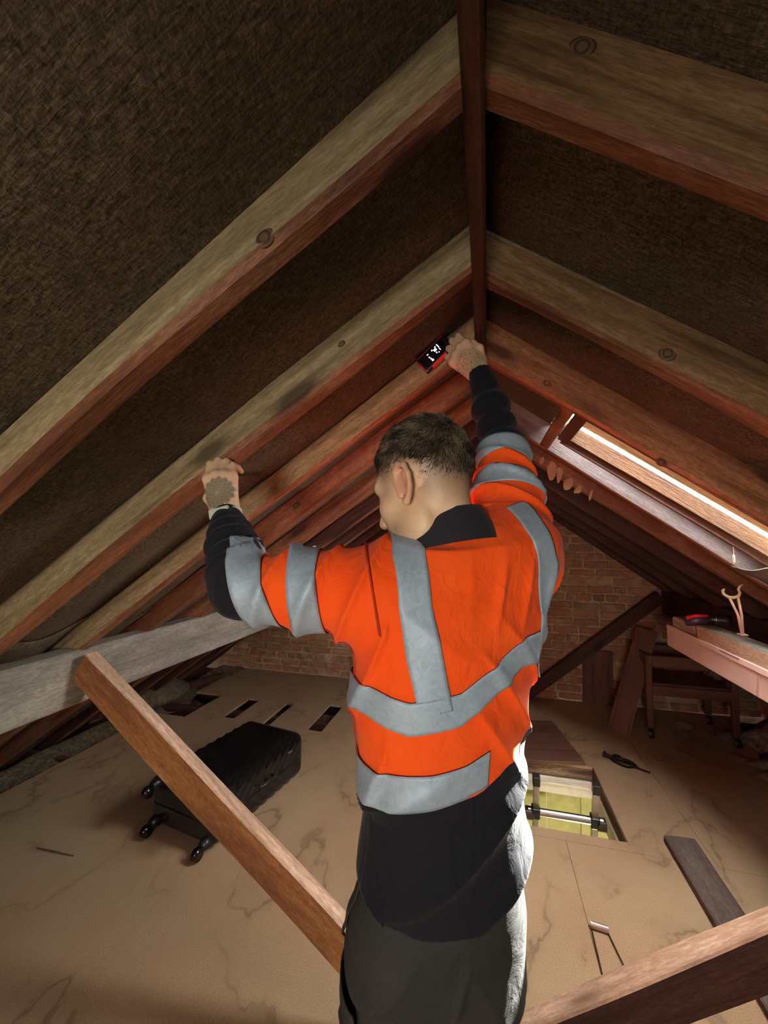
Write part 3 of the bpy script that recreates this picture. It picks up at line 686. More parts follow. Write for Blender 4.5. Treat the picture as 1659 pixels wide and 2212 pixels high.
# knots in the rafter faces
kn = NT('dark_knot'); v = kn.coords((1, 1, 1), False)
gr = kn.n('ShaderNodeVectorMath', operation='LENGTH'); kn.l(v, gr.inputs[0])
rg = kn.math('SINE', kn.math('ADD', kn.math('MULTIPLY', gr.outputs['Value'], 900.0), kn.math('MULTIPLY', kn.noise(v, 60, 3), 5.0)))
kn.color(kn.ramp(kn.math('ADD', kn.math('MULTIPLY', rg, .5), .5), [(.1, (.045, .022, .010)), (.9, (.13, .070, .032))])); kn.rough(.8)
bpy.context.view_layer.update()
RAF = {o['label']: o for o in bpy.data.objects if o.name.startswith('rafter')}
for (lab, (yr, ye, _), x, z, a, c) in [(RL[0], RIGHT[0], .122, 2.078, .021, .017), (LL[0], LEFT[0], -.302, 1.874, .017, .013), (LL[3], LEFT[3], -.772, 1.586, .024, .016),
                                    (RL[1], RIGHT[1], .373, 1.846, .022, .016), (LL[1], LEFT[1], -.326, 1.904, .012, .009), (RL[2], RIGHT[2], .195, 1.964, .020, .013), (RL[2], RIGHT[2], .516, 1.690, .016, .011)]:
    b = bmesh.new(); bmesh.ops.create_uvsphere(b, u_segments=20, v_segments=12, radius=1)
    for vv in b.verts: vv.co = Vector((vv.co.x*a, vv.co.y*.004, vv.co.z*c))
    o = bm_obj('knot', b, kn.m, None, True); y = yr+(ye-yr)*abs(x)/3.12
    mi = RAF[lab].matrix_world.inverted(); p_ = mi @ Vector((x, y-.1, z)); d_ = mi.to_3x3() @ Vector((0, 1, 0)); hit = RAF[lab].ray_cast(p_, d_)
    if hit[0]: y = (RAF[lab].matrix_world @ hit[1]).y+.0022
    o.matrix_world = Matrix.Translation((x, y, z)) @ Matrix.Rotation(AL if x > 0 else -AL, 4, 'Y')
    r_o = RAF[lab]; mw = o.matrix_world.copy(); o.parent = r_o; o.matrix_parent_inverse = r_o.matrix_world.inverted(); o.matrix_world = mw

# ================================================================== PERSON
V3 = lambda *a: np.array(a, dtype=np.float64)
def smin(a, b, k):
    h = np.clip(.5+.5*(b-a)/k, 0, 1); return b+(a-b)*h-k*h*(1-h)
class Field:
    """signed distance grid that primitives are blended into"""
    def __init__(s, lo, hi, h):
        s.lo = np.array(lo, float); s.h = h; s.n = np.ceil((np.array(hi)-s.lo)/h).astype(int)+1
        s.D = np.full(s.n, .2, dtype=np.float32)
    def sub(s, lo, hi):
        a = np.clip(np.floor((np.array(lo)-s.lo)/s.h).astype(int), 0, s.n-1); b = np.clip(np.ceil((np.array(hi)-s.lo)/s.h).astype(int)+1, 0, s.n)
        if np.any(b <= a): return None
        ax = [s.lo[i]+s.h*np.arange(a[i], b[i]) for i in range(3)]
        X, Y, Z = np.meshgrid(*ax, indexing='ij', sparse=False)
        return (slice(a[0], b[0]), slice(a[1], b[1]), slice(a[2], b[2])), X, Y, Z
    def put(s, lo, hi, f, k=.02, op='u', m=.07):
        r = s.sub(np.array(lo)-m, np.array(hi)+m)
        if r is None: return
        sl, X, Y, Z = r; d = f(X, Y, Z); cur = s.D[sl]
        if op == 'u': s.D[sl] = smin(cur, d, k)
        elif op == 'sub': s.D[sl] = -smin(-cur, d, k)
        elif op == 'add': s.D[sl] = cur+d
    def cone(s, a, b, ra, rb, k=.02, op='u', m=.07):
        a, b = V3(*a), V3(*b); ba = b-a; L2 = max(ba@ba, 1e-9); r = max(ra, rb)
        def f(X, Y, Z):
            px, py, pz = X-a[0], Y-a[1], Z-a[2]; t = np.clip((px*ba[0]+py*ba[1]+pz*ba[2])/L2, 0, 1)
            return np.sqrt((px-t*ba[0])**2+(py-t*ba[1])**2+(pz-t*ba[2])**2)-(ra+(rb-ra)*t)
        s.put(np.minimum(a, b)-r, np.maximum(a, b)+r, f, k, op, m)
    def ell(s, c, r, Rm=np.eye(3), k=.02, op='u', m=.07):
        c = V3(*c); r = V3(*r)
        def f(X, Y, Z):
            p = np.stack([X-c[0], Y-c[1], Z-c[2]], -1) @ Rm      # columns of Rm are the local axes
            k0 = np.sqrt(((p/r)**2).sum(-1)); k1 = np.sqrt(((p/(r*r))**2).sum(-1))+1e-9
            return k0*(k0-1)/k1
        s.put(c-r.max(), c+r.max(), f, k, op, m)
    def loft(s, rows, phi, k=.02, m=.05, asp=.72):
        """rows: (z, cx, cy, projected half width); elliptical trunk turned by phi"""
        rows = sorted(rows); zz = [r[0] for r in rows]; g = math.sqrt(math.cos(phi)**2+(asp*math.sin(phi))**2)
        A = max(r[3] for r in rows)/g
        c, sn = math.cos(phi), math.sin(phi)
        def f(X, Y, Z):
            cx = np.interp(Z, zz, [r[1] for r in rows]); cy = np.interp(Z, zz, [r[2] for r in rows]); a = np.interp(Z, zz, [r[3]/g for r in rows]); b = a*asp
            u = (X-cx)*c+(Y-cy)*sn; v = -(X-cx)*sn+(Y-cy)*c
            q = (np.abs(u/a)**2.3+np.abs(v/b)**2.3)**(1/2.3); d = (q-1)*np.sqrt(u*u+v*v)/np.maximum(q, 1e-4)
            return np.maximum(d, np.maximum(zz[0]-Z, Z-zz[-1]))
        xs = [r[1] for r in rows]; ys = [r[2] for r in rows]
        s.put((min(xs)-A, min(ys)-A, zz[0]), (max(xs)+A, max(ys)+A, zz[-1]), f, k, 'u', m)
    def sample(s, P):
        q = (P-s.lo)/s.h; i = np.clip(np.floor(q).astype(int), 0, s.n-2); t = q-i; D = s.D; o = 0
        for dx in (0, 1):
            for dy in (0, 1):
                for dz in (0, 1):
                    w = (t[:, 0] if dx else 1-t[:, 0])*(t[:, 1] if dy else 1-t[:, 1])*(t[:, 2] if dz else 1-t[:, 2])
                    o = o+w*D[i[:, 0]+dx, i[:, 1]+dy, i[:, 2]+dz]
        return o
    def mesh(s, relax=2):
        D = s.D; ins = D < 0; n = s.n-1
        cnt = np.zeros(n, dtype=np.uint8)
        for dx in (0, 1):
            for dy in (0, 1):
                for dz in (0, 1): cnt += ins[dx:dx+n[0], dy:dy+n[1], dz:dz+n[2]]
        I = np.argwhere((cnt > 0) & (cnt < 8)); idx = np.full(n, -1, dtype=np.int32); idx[I[:, 0], I[:, 1], I[:, 2]] = np.arange(len(I))
        acc = np.zeros((len(I), 3)); c = np.zeros(len(I))
        cor = [(0, 0, 0), (1, 0, 0), (0, 1, 0), (1, 1, 0), (0, 0, 1), (1, 0, 1), (0, 1, 1), (1, 1, 1)]
        for a, b in [(0, 1), (2, 3), (4, 5), (6, 7), (0, 2), (1, 3), (4, 6), (5, 7), (0, 4), (1, 5), (2, 6), (3, 7)]:
            ca, cb = np.array(cor[a]), np.array(cor[b]); ia, ib = I+ca, I+cb
            da = D[ia[:, 0], ia[:, 1], ia[:, 2]]; db = D[ib[:, 0], ib[:, 1], ib[:, 2]]; m = (da < 0) != (db < 0)
            t = np.where(m, da/np.where(m, da-db, 1), 0)[:, None]; acc += np.where(m[:, None], ca+(cb-ca)*t, 0); c += m
        P = s.lo+(I+acc/c[:, None])*s.h
        Q = []
        for ax in range(3):
            o1, o2 = (ax+1) % 3, (ax+2) % 3
            sl0 = [slice(None)]*3; sl1 = [slice(None)]*3; sl0[ax] = slice(0, -1); sl1[ax] = slice(1, None)
            ch = np.argwhere(ins[tuple(sl0)] != ins[tuple(sl1)])
            ch = ch[(ch[:, o1] > 0) & (ch[:, o2] > 0) & (ch[:, o1] < n[o1]) & (ch[:, o2] < n[o2])]
            e1 = np.zeros(3, int); e1[o1] = 1; e2 = np.zeros(3, int); e2[o2] = 1
            g = lambda q: idx[q[:, 0], q[:, 1], q[:, 2]]
            q = np.stack([g(ch), g(ch-e1), g(ch-e1-e2), g(ch-e2)], 1); fl = ins[ch[:, 0], ch[:, 1], ch[:, 2]]
            q[~fl] = q[~fl][:, ::-1]; Q.append(q)
        Q = np.concatenate(Q); Q = Q[(Q >= 0).all(1)]
        for _ in range(relax):                                   # smooth, then pull back onto the surface
            S = np.zeros_like(P); w = np.zeros(len(P))
            for k in range(4):
                np.add.at(S, Q[:, k], P[Q[:, (k+1) % 4]]); np.add.at(w, Q[:, k], 1)
            P = P+.6*(S/np.maximum(w, 1)[:, None]-P)
            e = s.h*.6; d = s.sample(P); gr = np.stack([s.sample(P+np.eye(3)[i]*e)-s.sample(P-np.eye(3)[i]*e) for i in range(3)], 1)
            gl = np.linalg.norm(gr, axis=1)[:, None]+1e-9; P = P-gr/gl*np.clip(d, -s.h, s.h)[:, None]
        return P, Q

FEET = V3(-.10, .84, 0)
man = tag(empty('person', tuple(FEET)), 'man in orange hi-vis sweatshirt and dark trousers reaching up to the rafters', 'person')
def man_mesh(name, P, Q, mats, fm=None, parent=None, smooth=True):
    return mesh_obj(name, P-FEET, Q, mats, parent or man, smooth, fm)

# ---- joints (world metres)
NECK = V3(-.058, .815, 1.462)
LS, LE, LW = V3(-.183, .760, 1.350), V3(-.462, .700, 1.354), V3(-.578, .808, 1.500)
RS, RE, RW = V3(.048, .895, 1.430), V3(.042, 1.025, 1.665), V3(-.013, 1.130, 1.912)
PHI = R(31)
TORSO = [(1.43, -.060, .835, .135), (1.39, -.067, .835, .152), (1.325, -.078, .826, .162), (1.254, -.084, .819, .164), (1.191, -.089, .817, .165), (1.104, -.09, .812, .160), (1.02, -.089, .808, .148),
         (.961, -.083, .809, .146), (.895, -.081, .809, .155), (.785, -.084, .808, .163)]
LEGS = [(.93, -.080, .806, .130), (.855, -.082, .806, .139), (.785, -.088, .809, .145), (.719, -.093, .818, .148), (.64, -.099, .826, .147)]

# ---- head frame
haz, hpi = R(66), R(16)
hf = V3(-math.sin(haz)*math.cos(hpi), math.cos(haz)*math.cos(hpi), -math.sin(hpi)); hr_ = V3(math.cos(haz), math.sin(haz), 0); hu = np.cross(hr_, hf)
HR = np.stack([hr_, hf, hu], 1); HO = V3(-.118, .800, 1.552); HS = 1.04
hw = lambda x, y, z: HO+HR @ (V3(x, y, z)*HS)
def to_head(P): return ((P-HO) @ HR)/HS

def add_head(F):
    E = lambda c, r, k=.02, **kw: F.ell(hw(*c), V3(*r)*HS, HR, k, **kw)
    E((0, -.008, .045), (.075, .094, .090), .01)
    E((0, .040, -.030), (.060, .055, .082), .035)
    E((0, .024, -.072), (.056, .052, .042), .03)
    E((0, .056, -.098), (.032, .028, .021), .03)
    E((0, .072, .022), (.052, .022, .016), .025)
    for sx in (-1, 1):
        E((sx*.046, .050, -.028), (.020, .026, .022), .025)                     # cheek
        E((sx*.055, .004, -.070), (.014, .030, .030), .025)                     # jaw angle
        E((sx*.030, .088, .000), (.013, .010, .009), .012, op='sub')            # eye socket
    F.cone(hw(0, .088, .004), hw(0, .112, -.038), .009*HS, .012*HS, .012)
    for sx in (-1, 1): F.cone(hw(sx*.008, .098, -.042), hw(sx*.010, .104, -.042), .008*HS, .007*HS, .008)
    F.cone(hw(-.016, .078, -.066), hw(.016, .078, -.066), .0065*HS, .0065*HS, .012)
    F.cone(hw(-.014, .076, -.077), hw(.014, .076, -.077), .007*HS, .007*HS, .010)
    for sx in (-1, 1):                                                            # ears: rim, lobe, hollow
        ex = sx*.0755; pts = []
        for t in np.linspace(-.9, 4.3, 12):
            pts.append((ex+sx*(.006+.006*max(0, -math.cos(t))), -.012+.019*math.cos(t)*-1*-1, -.004+.030*math.sin(t)))
        ring = [(ex+sx*.004, .008, -.022), (ex+sx*.004, .010, .004), (ex+sx*.007, .006, .024), (ex+sx*.012, -.008, .033), (ex+sx*.016, -.022, .026), (ex+sx*.017, -.027, .008), (ex+sx*.014, -.023, -.012), (ex+sx*.009, -.013, -.027), (ex+sx*.006, -.003, -.036)]
        for a, b in zip(ring, ring[1:]): F.cone(hw(*a), hw(*b), .0052*HS, .0052*HS, .004)
        E((ex+sx*.003, -.009, .0), (.006, .017, .026), .006)
        F.cone(hw(ex+sx*.008, -.014, .016), hw(ex+sx*.009, -.016, -.010), .0042*HS, .0042*HS, .005)
        F.cone(hw(ex+sx*.005, -.002, -.033), hw(ex+sx*.006, -.006, -.034), .0065*HS, .006*HS, .006)
    # neck
    F.cone(hw(0, -.030, -.030), NECK+V3(.0, .004, -.05), .051, .058, .03)
    F.cone(hw(0, .012, -.085), NECK+V3(-.02, .025, -.06), .042, .052, .03)

# ---- hands: palm and five fingers, returned as capsules
def hand_prims(W, d, n, thumb, side, flex, spread, th, sc=1.0):
    d = d/np.linalg.norm(d); n = n-d*(n@d); n /= np.linalg.norm(n); s = np.cross(d, n)*side  # s points to the thumb
    out = []; info = dict(d=d, n=n, s=s, W=W)
    at = lambda a, b, c: W+(d*a+s*b+n*c)*sc
    mc = [(.090, .030), (.094, .010), (.089, -.011), (.080, -.030)]
    for (a, b) in mc: out.append((at(.010, b*.55, 0), at(a-.004, b, .001), .0155*sc, .0125*sc, .012))
    out.append((at(.030, .0, -.006), at(.070, .0, -.006), .020*sc, .020*sc, .014))
    out.append((at(.020, .024, -.010), at(.055, .034, -.012), .015*sc, .012*sc, .012))
    lens = [(.044, .027, .021), (.048, .031, .022), (.045, .029, .022), (.036, .022, .019)]; rad = [.0092, .0094, .0090, .0080]
    nails = []
    for k in range(4):
        p = at(mc[k][0], mc[k][1], 0); ang = 0; out.append((p, p+d*.001, .0115*sc, .0115*sc, .006))
        for j in range(3):
            ang += flex[k][j]; v = d*math.cos(ang)-n*math.sin(ang)
            v = v+s*spread[k]*math.cos(ang); v /= np.linalg.norm(v)
            q = p+v*lens[k][j]*sc; r0 = rad[k]*sc*(1-.06*j); out.append((p, q, r0*1.03, r0*(.90 if j == 2 else .96), .003 if j else .006))
            if j == 2: nails.append((q, v, n*math.cos(ang)+d*math.sin(ang), r0))
            p = q
    p = at(*th[0]); r0 = .0135*sc
    for q_ in th[1:]:
        q = at(*q_); out.append((p, q, r0, r0*.88, .006)); p = q; r0 *= .88
    nails.append((p, (at(*th[-1])-at(*th[-2]))/np.linalg.norm(at(*th[-1])-at(*th[-2])), n, r0))
    info['nails'] = nails
    return out, info
LHP, LHI = hand_prims(LW+V3(-.004, .002, .010), V3(-.030, .012, .098), V3(.15, -1, .05), True, -1,
                      [(.30, .95, .50), (.42, 1.05, .50), (.45, 1.05, .50), (.42, 1.0, .50)], [-.10, -.06, -.02, .0],
                      [(.018, .026, -.008), (.050, .045, -.018), (.078, .046, -.034), (.098, .036, -.048)], 1.0)
RHP, RHI = hand_prims(RW+V3(-.006, .002, .008), V3(-.078, .020, .098), V3(-.08, -1, -.25), True, 1,
                      [(.32, .85, .40), (.36, .90, .45), (.40, .95, .45), (.42, .90, .45)], [.0, -.02, -.02, -.03],
                      [(.018, .026, -.008), (.050, .044, -.006), (.082, .042, -.014), (.104, .036, -.028)], 1.02)

def body_arms(F):
    F.cone(LS, LE, .048, .040, .03); F.cone(LE, LW, .040, .027, .02)
    F.cone(RS, RE, .048, .040, .03); F.cone(RE, RW, .040, .026, .02)
    for H, W, prims in ((LHI, LW, LHP), (RHI, RW, RHP)):
        F.cone(W, W+H['d']*.022+H['s']*.008, .0235, .020, .014); F.cone(W, W+H['d']*.022-H['s']*.008, .0235, .020, .014)
        for (a, b, ra, rb, k) in prims: F.cone(a, b, ra, rb, k, m=.03)
HB = .0035
F = Field((-.72, .58, .0), (.20, 1.30, 2.14), HB)
F.loft([(z, x, y, w*.86) for (z, x, y, w) in TORSO if z > .8]+[(.80, -.085, .808, .125)], PHI)
F.cone(LS, RS, .055, .055, .05); F.cone(NECK+V3(0, .01, -.02), (LS+RS)/2+V3(0, 0, -.03), .07, .10, .05)
for sx in (-1, 1):
    hip = V3(-.086+sx*.078*math.cos(PHI), .81+sx*.078*math.sin(PHI), .80); kn = V3(-.10+sx*.088*math.cos(PHI), .82+sx*.088*math.sin(PHI), .45); an = V3(-.10+sx*.095*math.cos(PHI), .84+sx*.095*math.sin(PHI), .09)
    F.cone(hip, kn, .072, .052, .03); F.cone(kn, an, .052, .038, .03)
    toe = an+V3(-math.sin(PHI)*.12, math.cos(PHI)*.12, -.055); F.cone(an+V3(0, 0, -.05), toe, .036, .03, .03)
body_arms(F); add_head(F)
BP, BQ = F.mesh(2)
skin = NT('skin')
me_skin = skin.m
body = man_mesh('body', BP, BQ, [me_skin])
HL = to_head(BP)
# stubble of the faded haircut and the beard shadow, stored per vertex
inhead = (np.linalg.norm(HL, axis=1) < .2) & (HL[:, 2] > -.15)
hair_line = lambda y: .038+.36*y
earm = np.exp(-(((HL[:, 1]+.008)/.030)**2+((HL[:, 2]+.0)/.040)**2))*(np.abs(HL[:, 0]) > .060)
fade = np.clip((HL[:, 2]-(hair_line(HL[:, 1])-.080))/.085, 0, 1)**.9*np.clip((.070-HL[:, 1])/.02, 0, 1)*(1-np.clip(earm*1.6, 0, 1))
beard = .40*np.clip((HL[:, 1]-.000)/.03, 0, 1)*np.clip((-.035-HL[:, 2])/.03, 0, 1)
stub = np.where(inhead, np.maximum(fade, beard), 0).astype(np.float32)
at_ = body.data.attributes.new('stubble', 'FLOAT', 'POINT'); at_.data.foreach_set('value', stub)
at_ = body.data.attributes.new('ear', 'FLOAT', 'POINT'); at_.data.foreach_set('value', np.where(inhead, np.clip(earm*1.3, 0, 1)*(np.abs(HL[:, 0]) > .074), 0).astype(np.float32))
def tatt(I, ca, cb, dirn):
    q = BP-(I['W']+I['d']*ca+I['s']*cb); u = q @ I['s']; v = q @ I['d']; w = q @ I['n']
    far = (w < -.006) | (np.abs(w) > .05) | (np.hypot(u, v) > .12); u = np.where(far, 9., u); return np.stack([u, v, np.zeros_like(u)], 1).astype(np.float32)
at_ = body.data.attributes.new('tattoo_l', 'FLOAT_VECTOR', 'POINT'); at_.data.foreach_set('vector', tatt(LHI, .042, .004, 1).ravel())
at_ = body.data.attributes.new('tattoo_r', 'FLOAT_VECTOR', 'POINT'); at_.data.foreach_set('vector', tatt(RHI, .035, .0, 1).ravel())
# skin material
v = skin.coords((1, 1, 1), False)
col = skin.ramp(skin.noise(v, 30, 5), [(.3, (.70, .445, .275)), (.7, (.79, .53, .345))])
A = lambda n: skin.n('ShaderNodeAttribute', attribute_name=n)
col = skin.mix(skin.math('MULTIPLY', A('ear').outputs['Fac'], .55), col, (.52, .17, .11))
fine = skin.ramp(skin.noise(v, 900, 2), [(.35, .75), (.65, 1.0)])
stf = skin.math('MULTIPLY', skin.math('MULTIPLY', A('stubble').outputs['Fac'], .92), fine)
col = skin.mix(stf, col, (.060, .042, .027))
def polar(att):
    a = A(att); sp = skin.n('ShaderNodeSeparateXYZ'); skin.l(a.outputs['Vector'], sp.inputs[0])
    r = skin.math('SQRT', skin.math('ADD', skin.math('MULTIPLY', sp.outputs[0], sp.outputs[0]), skin.math('MULTIPLY', sp.outputs[1], sp.outputs[1])))
    return r, skin.math('ARCTAN2', sp.outputs[1], sp.outputs[0]), a.outputs['Vector']
r_, a_, vec = polar('tattoo_l')
# mandala: concentric rings of petals drawn as pale lines on a grey ground
ink = None
RT_ = .040
edge = skin.math('MULTIPLY', skin.math('ADD', 1.0, skin.math('MULTIPLY', skin.math('ABSOLUTE', skin.math('COSINE', skin.math('MULTIPLY', a_, 7.0))), .14)), RT_*.92)
ground = skin.ramp(skin.math('SUBTRACT', edge, r_), [(.0, 0.0), (.0015, 1.0)])
lines = None
for (rk, nk, am, ph) in ((.009, 6, .45, 0), (.016, 6, .38, .26), (.024, 7, .30, 0), (.032, 7, .24, .22), (.039, 8, .18, 0)):
    pet = skin.math('ABSOLUTE', skin.math('COSINE', skin.math('ADD', skin.math('MULTIPLY', a_, float(nk)), ph*nk)))
    rad = skin.math('MULTIPLY', skin.math('ADD', 1-am, skin.math('MULTIPLY', pet, am)), rk)
    dl = skin.math('ABSOLUTE', skin.math('SUBTRACT', r_, rad)); ln = skin.math('SUBTRACT', 1.0, skin.math('MULTIPLY', dl, 900.0), clamp=True)
    lines = ln if lines is None else skin.math('MAXIMUM', lines, ln)
cent = skin.math('SUBTRACT', 1.0, skin.math('MULTIPLY', r_, 150.0), clamp=True)
inkc = skin.mix(skin.math('MAXIMUM', skin.math('MULTIPLY', lines, .85), cent), (.17, .155, .115), (.50, .36, .25))
col = skin.mix(skin.math('MULTIPLY', ground, .85), col, inkc)
r_, a_, vec = polar('tattoo_r')
wv = skin.n('ShaderNodeTexNoise'); skin.l(vec, wv.inputs['Vector']); wv.inputs['Scale'].default_value = 70; wv.inputs['Detail'].default_value = 2
spi = skin.math('ADD', skin.math('ADD', skin.math('MULTIPLY', r_, 620.0), skin.math('MULTIPLY', a_, 2.0)), skin.math('MULTIPLY', wv.outputs[0], 14.0))
ro = skin.ramp(skin.math('ABSOLUTE', skin.math('SINE', spi)), [(.0, 1.0), (.30, .75), (.5, .12), (1, .0)])
gm = skin.ramp(r_, [(.0, 1.0), (.036, 1.0), (.046, .0)])
col = skin.mix(skin.math('MULTIPLY', skin.math('MULTIPLY', ro, gm), .82), col, (.045, .035, .028))
col = skin.mix(skin.math('MULTIPLY', gm, .22), col, (.14, .10, .075))
skin.color(col); skin.rough(.5); skin.b.inputs['Subsurface Weight'].default_value = .12; skin.b.inputs['Subsurface Radius'].default_value = (.012, .005, .003); skin.b.inputs['Subsurface Scale'].default_value = .5
skin.bump(skin.noise(v, 240, 3), .08, .002)
# nails
nm = plain('fingernail', (.62, .40, .31), .35)
for I in (LHI, RHI):
    for (p, vd, nn, r0) in I['nails']:
        nn = nn-vd*(nn@vd); nn /= np.linalg.norm(nn); sd = np.cross(vd, nn)
        b = bmesh.new(); bmesh.ops.create_uvsphere(b, u_segments=10, v_segments=6, radius=1)
        c = p-vd*.002+nn*r0*.62
        for vv in b.verts:
            q = np.array(vv.co); vv.co = Vector(c+vd*q[0]*.0062+sd*q[1]*r0*.62+nn*q[2]*.0030-FEET)
        bm_obj('fingernail', b, nm, body, True)
# eyes
em = plain('eye_white', (.80, .78, .75), .15)
for sx in (-1, 1):
    b = bmesh.new(); bmesh.ops.create_uvsphere(b, u_segments=14, v_segments=10, radius=.0115); bmesh.ops.translate(b, vec=Vector(hw(sx*.030, .077, .000)-FEET), verts=b.verts); bm_obj('eye', b, em, body, True)

# ---- hair: scalp cap and short strands turning round the crown
rs = np.random.RandomState(11)
cen = BP[BQ].mean(1); HLc = to_head(cen); inh = (np.linalg.norm(HLc, axis=1) < .2)
amt = np.clip((HLc[:, 2]-(hair_line(HLc[:, 1])-.035))/.060, 0, 1)**1.5*np.clip((.078+.1*np.clip(HLc[:, 2]-.08, 0, 1)-HLc[:, 1])/.012, 0, 1)
amt = amt*(1-np.clip(np.exp(-(((HLc[:, 1]+.010)/.028)**2+((HLc[:, 2]+.0)/.040)**2))*(np.abs(HLc[:, 0]) > .066)*2.2, 0, 1))
hq = np.where(inh & (amt > .02))[0]
nrm = np.cross(BP[BQ[:, 2]]-BP[BQ[:, 0]], BP[BQ[:, 3]]-BP[BQ[:, 1]]); nrm /= np.linalg.norm(nrm, axis=1)[:, None]+1e-9
whorl = HO+HR @ (V3(.018, -.082, .095)*HS)
pick = rs.choice(hq, 22000, p=(amt[hq]/amt[hq].sum())); uv = rs.rand(len(pick), 2)
q = BP[BQ[pick]]; root = (q[:, 0]*((1-uv[:, :1])*(1-uv[:, 1:]))+q[:, 1]*(uv[:, :1]*(1-uv[:, 1:]))+q[:, 2]*(uv[:, :1]*uv[:, 1:])+q[:, 3]*((1-uv[:, :1])*uv[:, 1:]))
nn = nrm[pick]; rad = root-whorl; rad -= nn*(rad*nn).sum(1)[:, None]; rl = np.linalg.norm(rad, axis=1)[:, None]+1e-6; rad /= rl; tan = np.cross(nn, rad)
flow = rad*.9+tan*np.exp(-rl/.03)*1.4; flow /= np.linalg.norm(flow, axis=1)[:, None]+1e-9
clump = np.stack([Noise(500+i_, 10)(root, 150.0) for i_ in range(3)], 1)
dirs = nn*.50+flow*.85+clump*.30+rs.normal(size=nn.shape)*.10; dirs /= np.linalg.norm(dirs, axis=1)[:, None]
ln = (.0012+.0175*amt[pick]*rs.uniform(.6, 1.15, len(pick)))[:, None]
s1 = np.cross(dirs, nn); s1 /= np.linalg.norm(s1, axis=1)[:, None]+1e-9; s2 = np.cross(dirs, s1); w = (.00030+.00030*amt[pick])[:, None]
bend = root+dirs*ln*.55; tip = root+dirs*ln*.9+flow*ln*.25-nn*ln*.10
hv = np.concatenate([root+s1*w, root-s1*w*.5+s2*w*.87, root-s1*w*.5-s2*w*.87, bend+s1*w*.8, bend-s1*w*.4+s2*w*.7, bend-s1*w*.4-s2*w*.7, tip]); k = len(root); i = np.arange(k)
hf_ = []
quads = np.concatenate([np.stack([i+a*k, i+b*k, i+(b+3)*k, i+(a+3)*k], 1) for a, b in ((0, 1), (1, 2), (2, 0))])
tris = np.concatenate([np.stack([i+a*k, i+b*k, i+6*k], 1) for a, b in ((3, 4), (4, 5), (5, 3))])
hairm = NT('short_brown_hair'); hv_ = hairm.coords((1, 1, 1), False)
hairm.color(hairm.ramp(hairm.n('ShaderNodeAttribute', attribute_name='tone').outputs['Fac'], [(.15, (.014, .009, .006)), (.55, (.060, .042, .026)), (.95, (.22, .165, .105))])); hairm.rough(.42); hairm.b.inputs['Specular IOR Level'].default_value = .5
hair_o = man_mesh('hair', hv, [tuple(x) for x in quads.tolist()]+[tuple(x) for x in tris.tolist()], [hairm.m], smooth=True)
at_ = hair_o.data.attributes.new('tone', 'FLOAT', 'POINT'); at_.data.foreach_set('value', np.tile(np.clip(.5+.28*clump[:, 0]+rs.normal(size=k)*.22, 0, 1), 7).astype(np.float32))

# ---- sweatshirt: one cloth surface, orange above, navy below and on the forearms
fn1, fn2, fn3 = Noise(401, 10), Noise(402, 14), Noise(403, 12)
HSH = .0045
S = Field((-.70, .52, .76), (.24, 1.26, 2.02), HSH)
S.loft(TORSO, PHI, .03, asp=.79)
S.cone(NECK+V3(.004, .006, -.098), V3(-.08, .83, 1.33), .078, .15, .045)
S.cone(NECK+V3(-.02, -.005, -.092), LS+V3(-.01, .01, .0), .056, .079, .045); S.cone(NECK+V3(.03, .02, -.035), RS+V3(.005, .0, .0), .065, .083, .05)
S.cone(V3(-.14, .80, 1.30), LS+V3(0, 0, -.02), .10, .088, .06); S.cone(V3(-.01, .86, 1.28), RS+V3(0, -.01, -.02), .10, .086, .06)
S.cone(V3(-.125, .785, 1.392), V3(.005, .815, 1.418), .056, .056, .05)
lm = LS*.45+LE*.55
S.cone(LS, lm, .086, .073, .04); S.cone(lm, LE+V3(.02, 0, 0), .073, .064, .03); S.cone(LE+V3(.012, .0, 0), LE+V3(-.010, .01, .02), .058, .058, .02)
fm_ = LE*.45+LW*.55
S.cone(LE, fm_, .056, .050, .02); S.cone(fm_, LW*.80+LE*.20, .050, .041, .01); S.cone(LW*.86+LE*.14, LW*.98+LE*.02, .0345, .033, .006)
rm = RS*.5+RE*.5
S.cone(RS, rm, .084, .068, .04); S.cone(rm, RE, .068, .056, .03); rf = RE*.5+RW*.5
S.cone(RE, rf, .053, .046, .02); S.cone(rf, RW*.86+RE*.14, .046, .036, .015); S.cone(RW*.86+RE*.14, RW*.985+RE*.015, .033, .0315, .006)
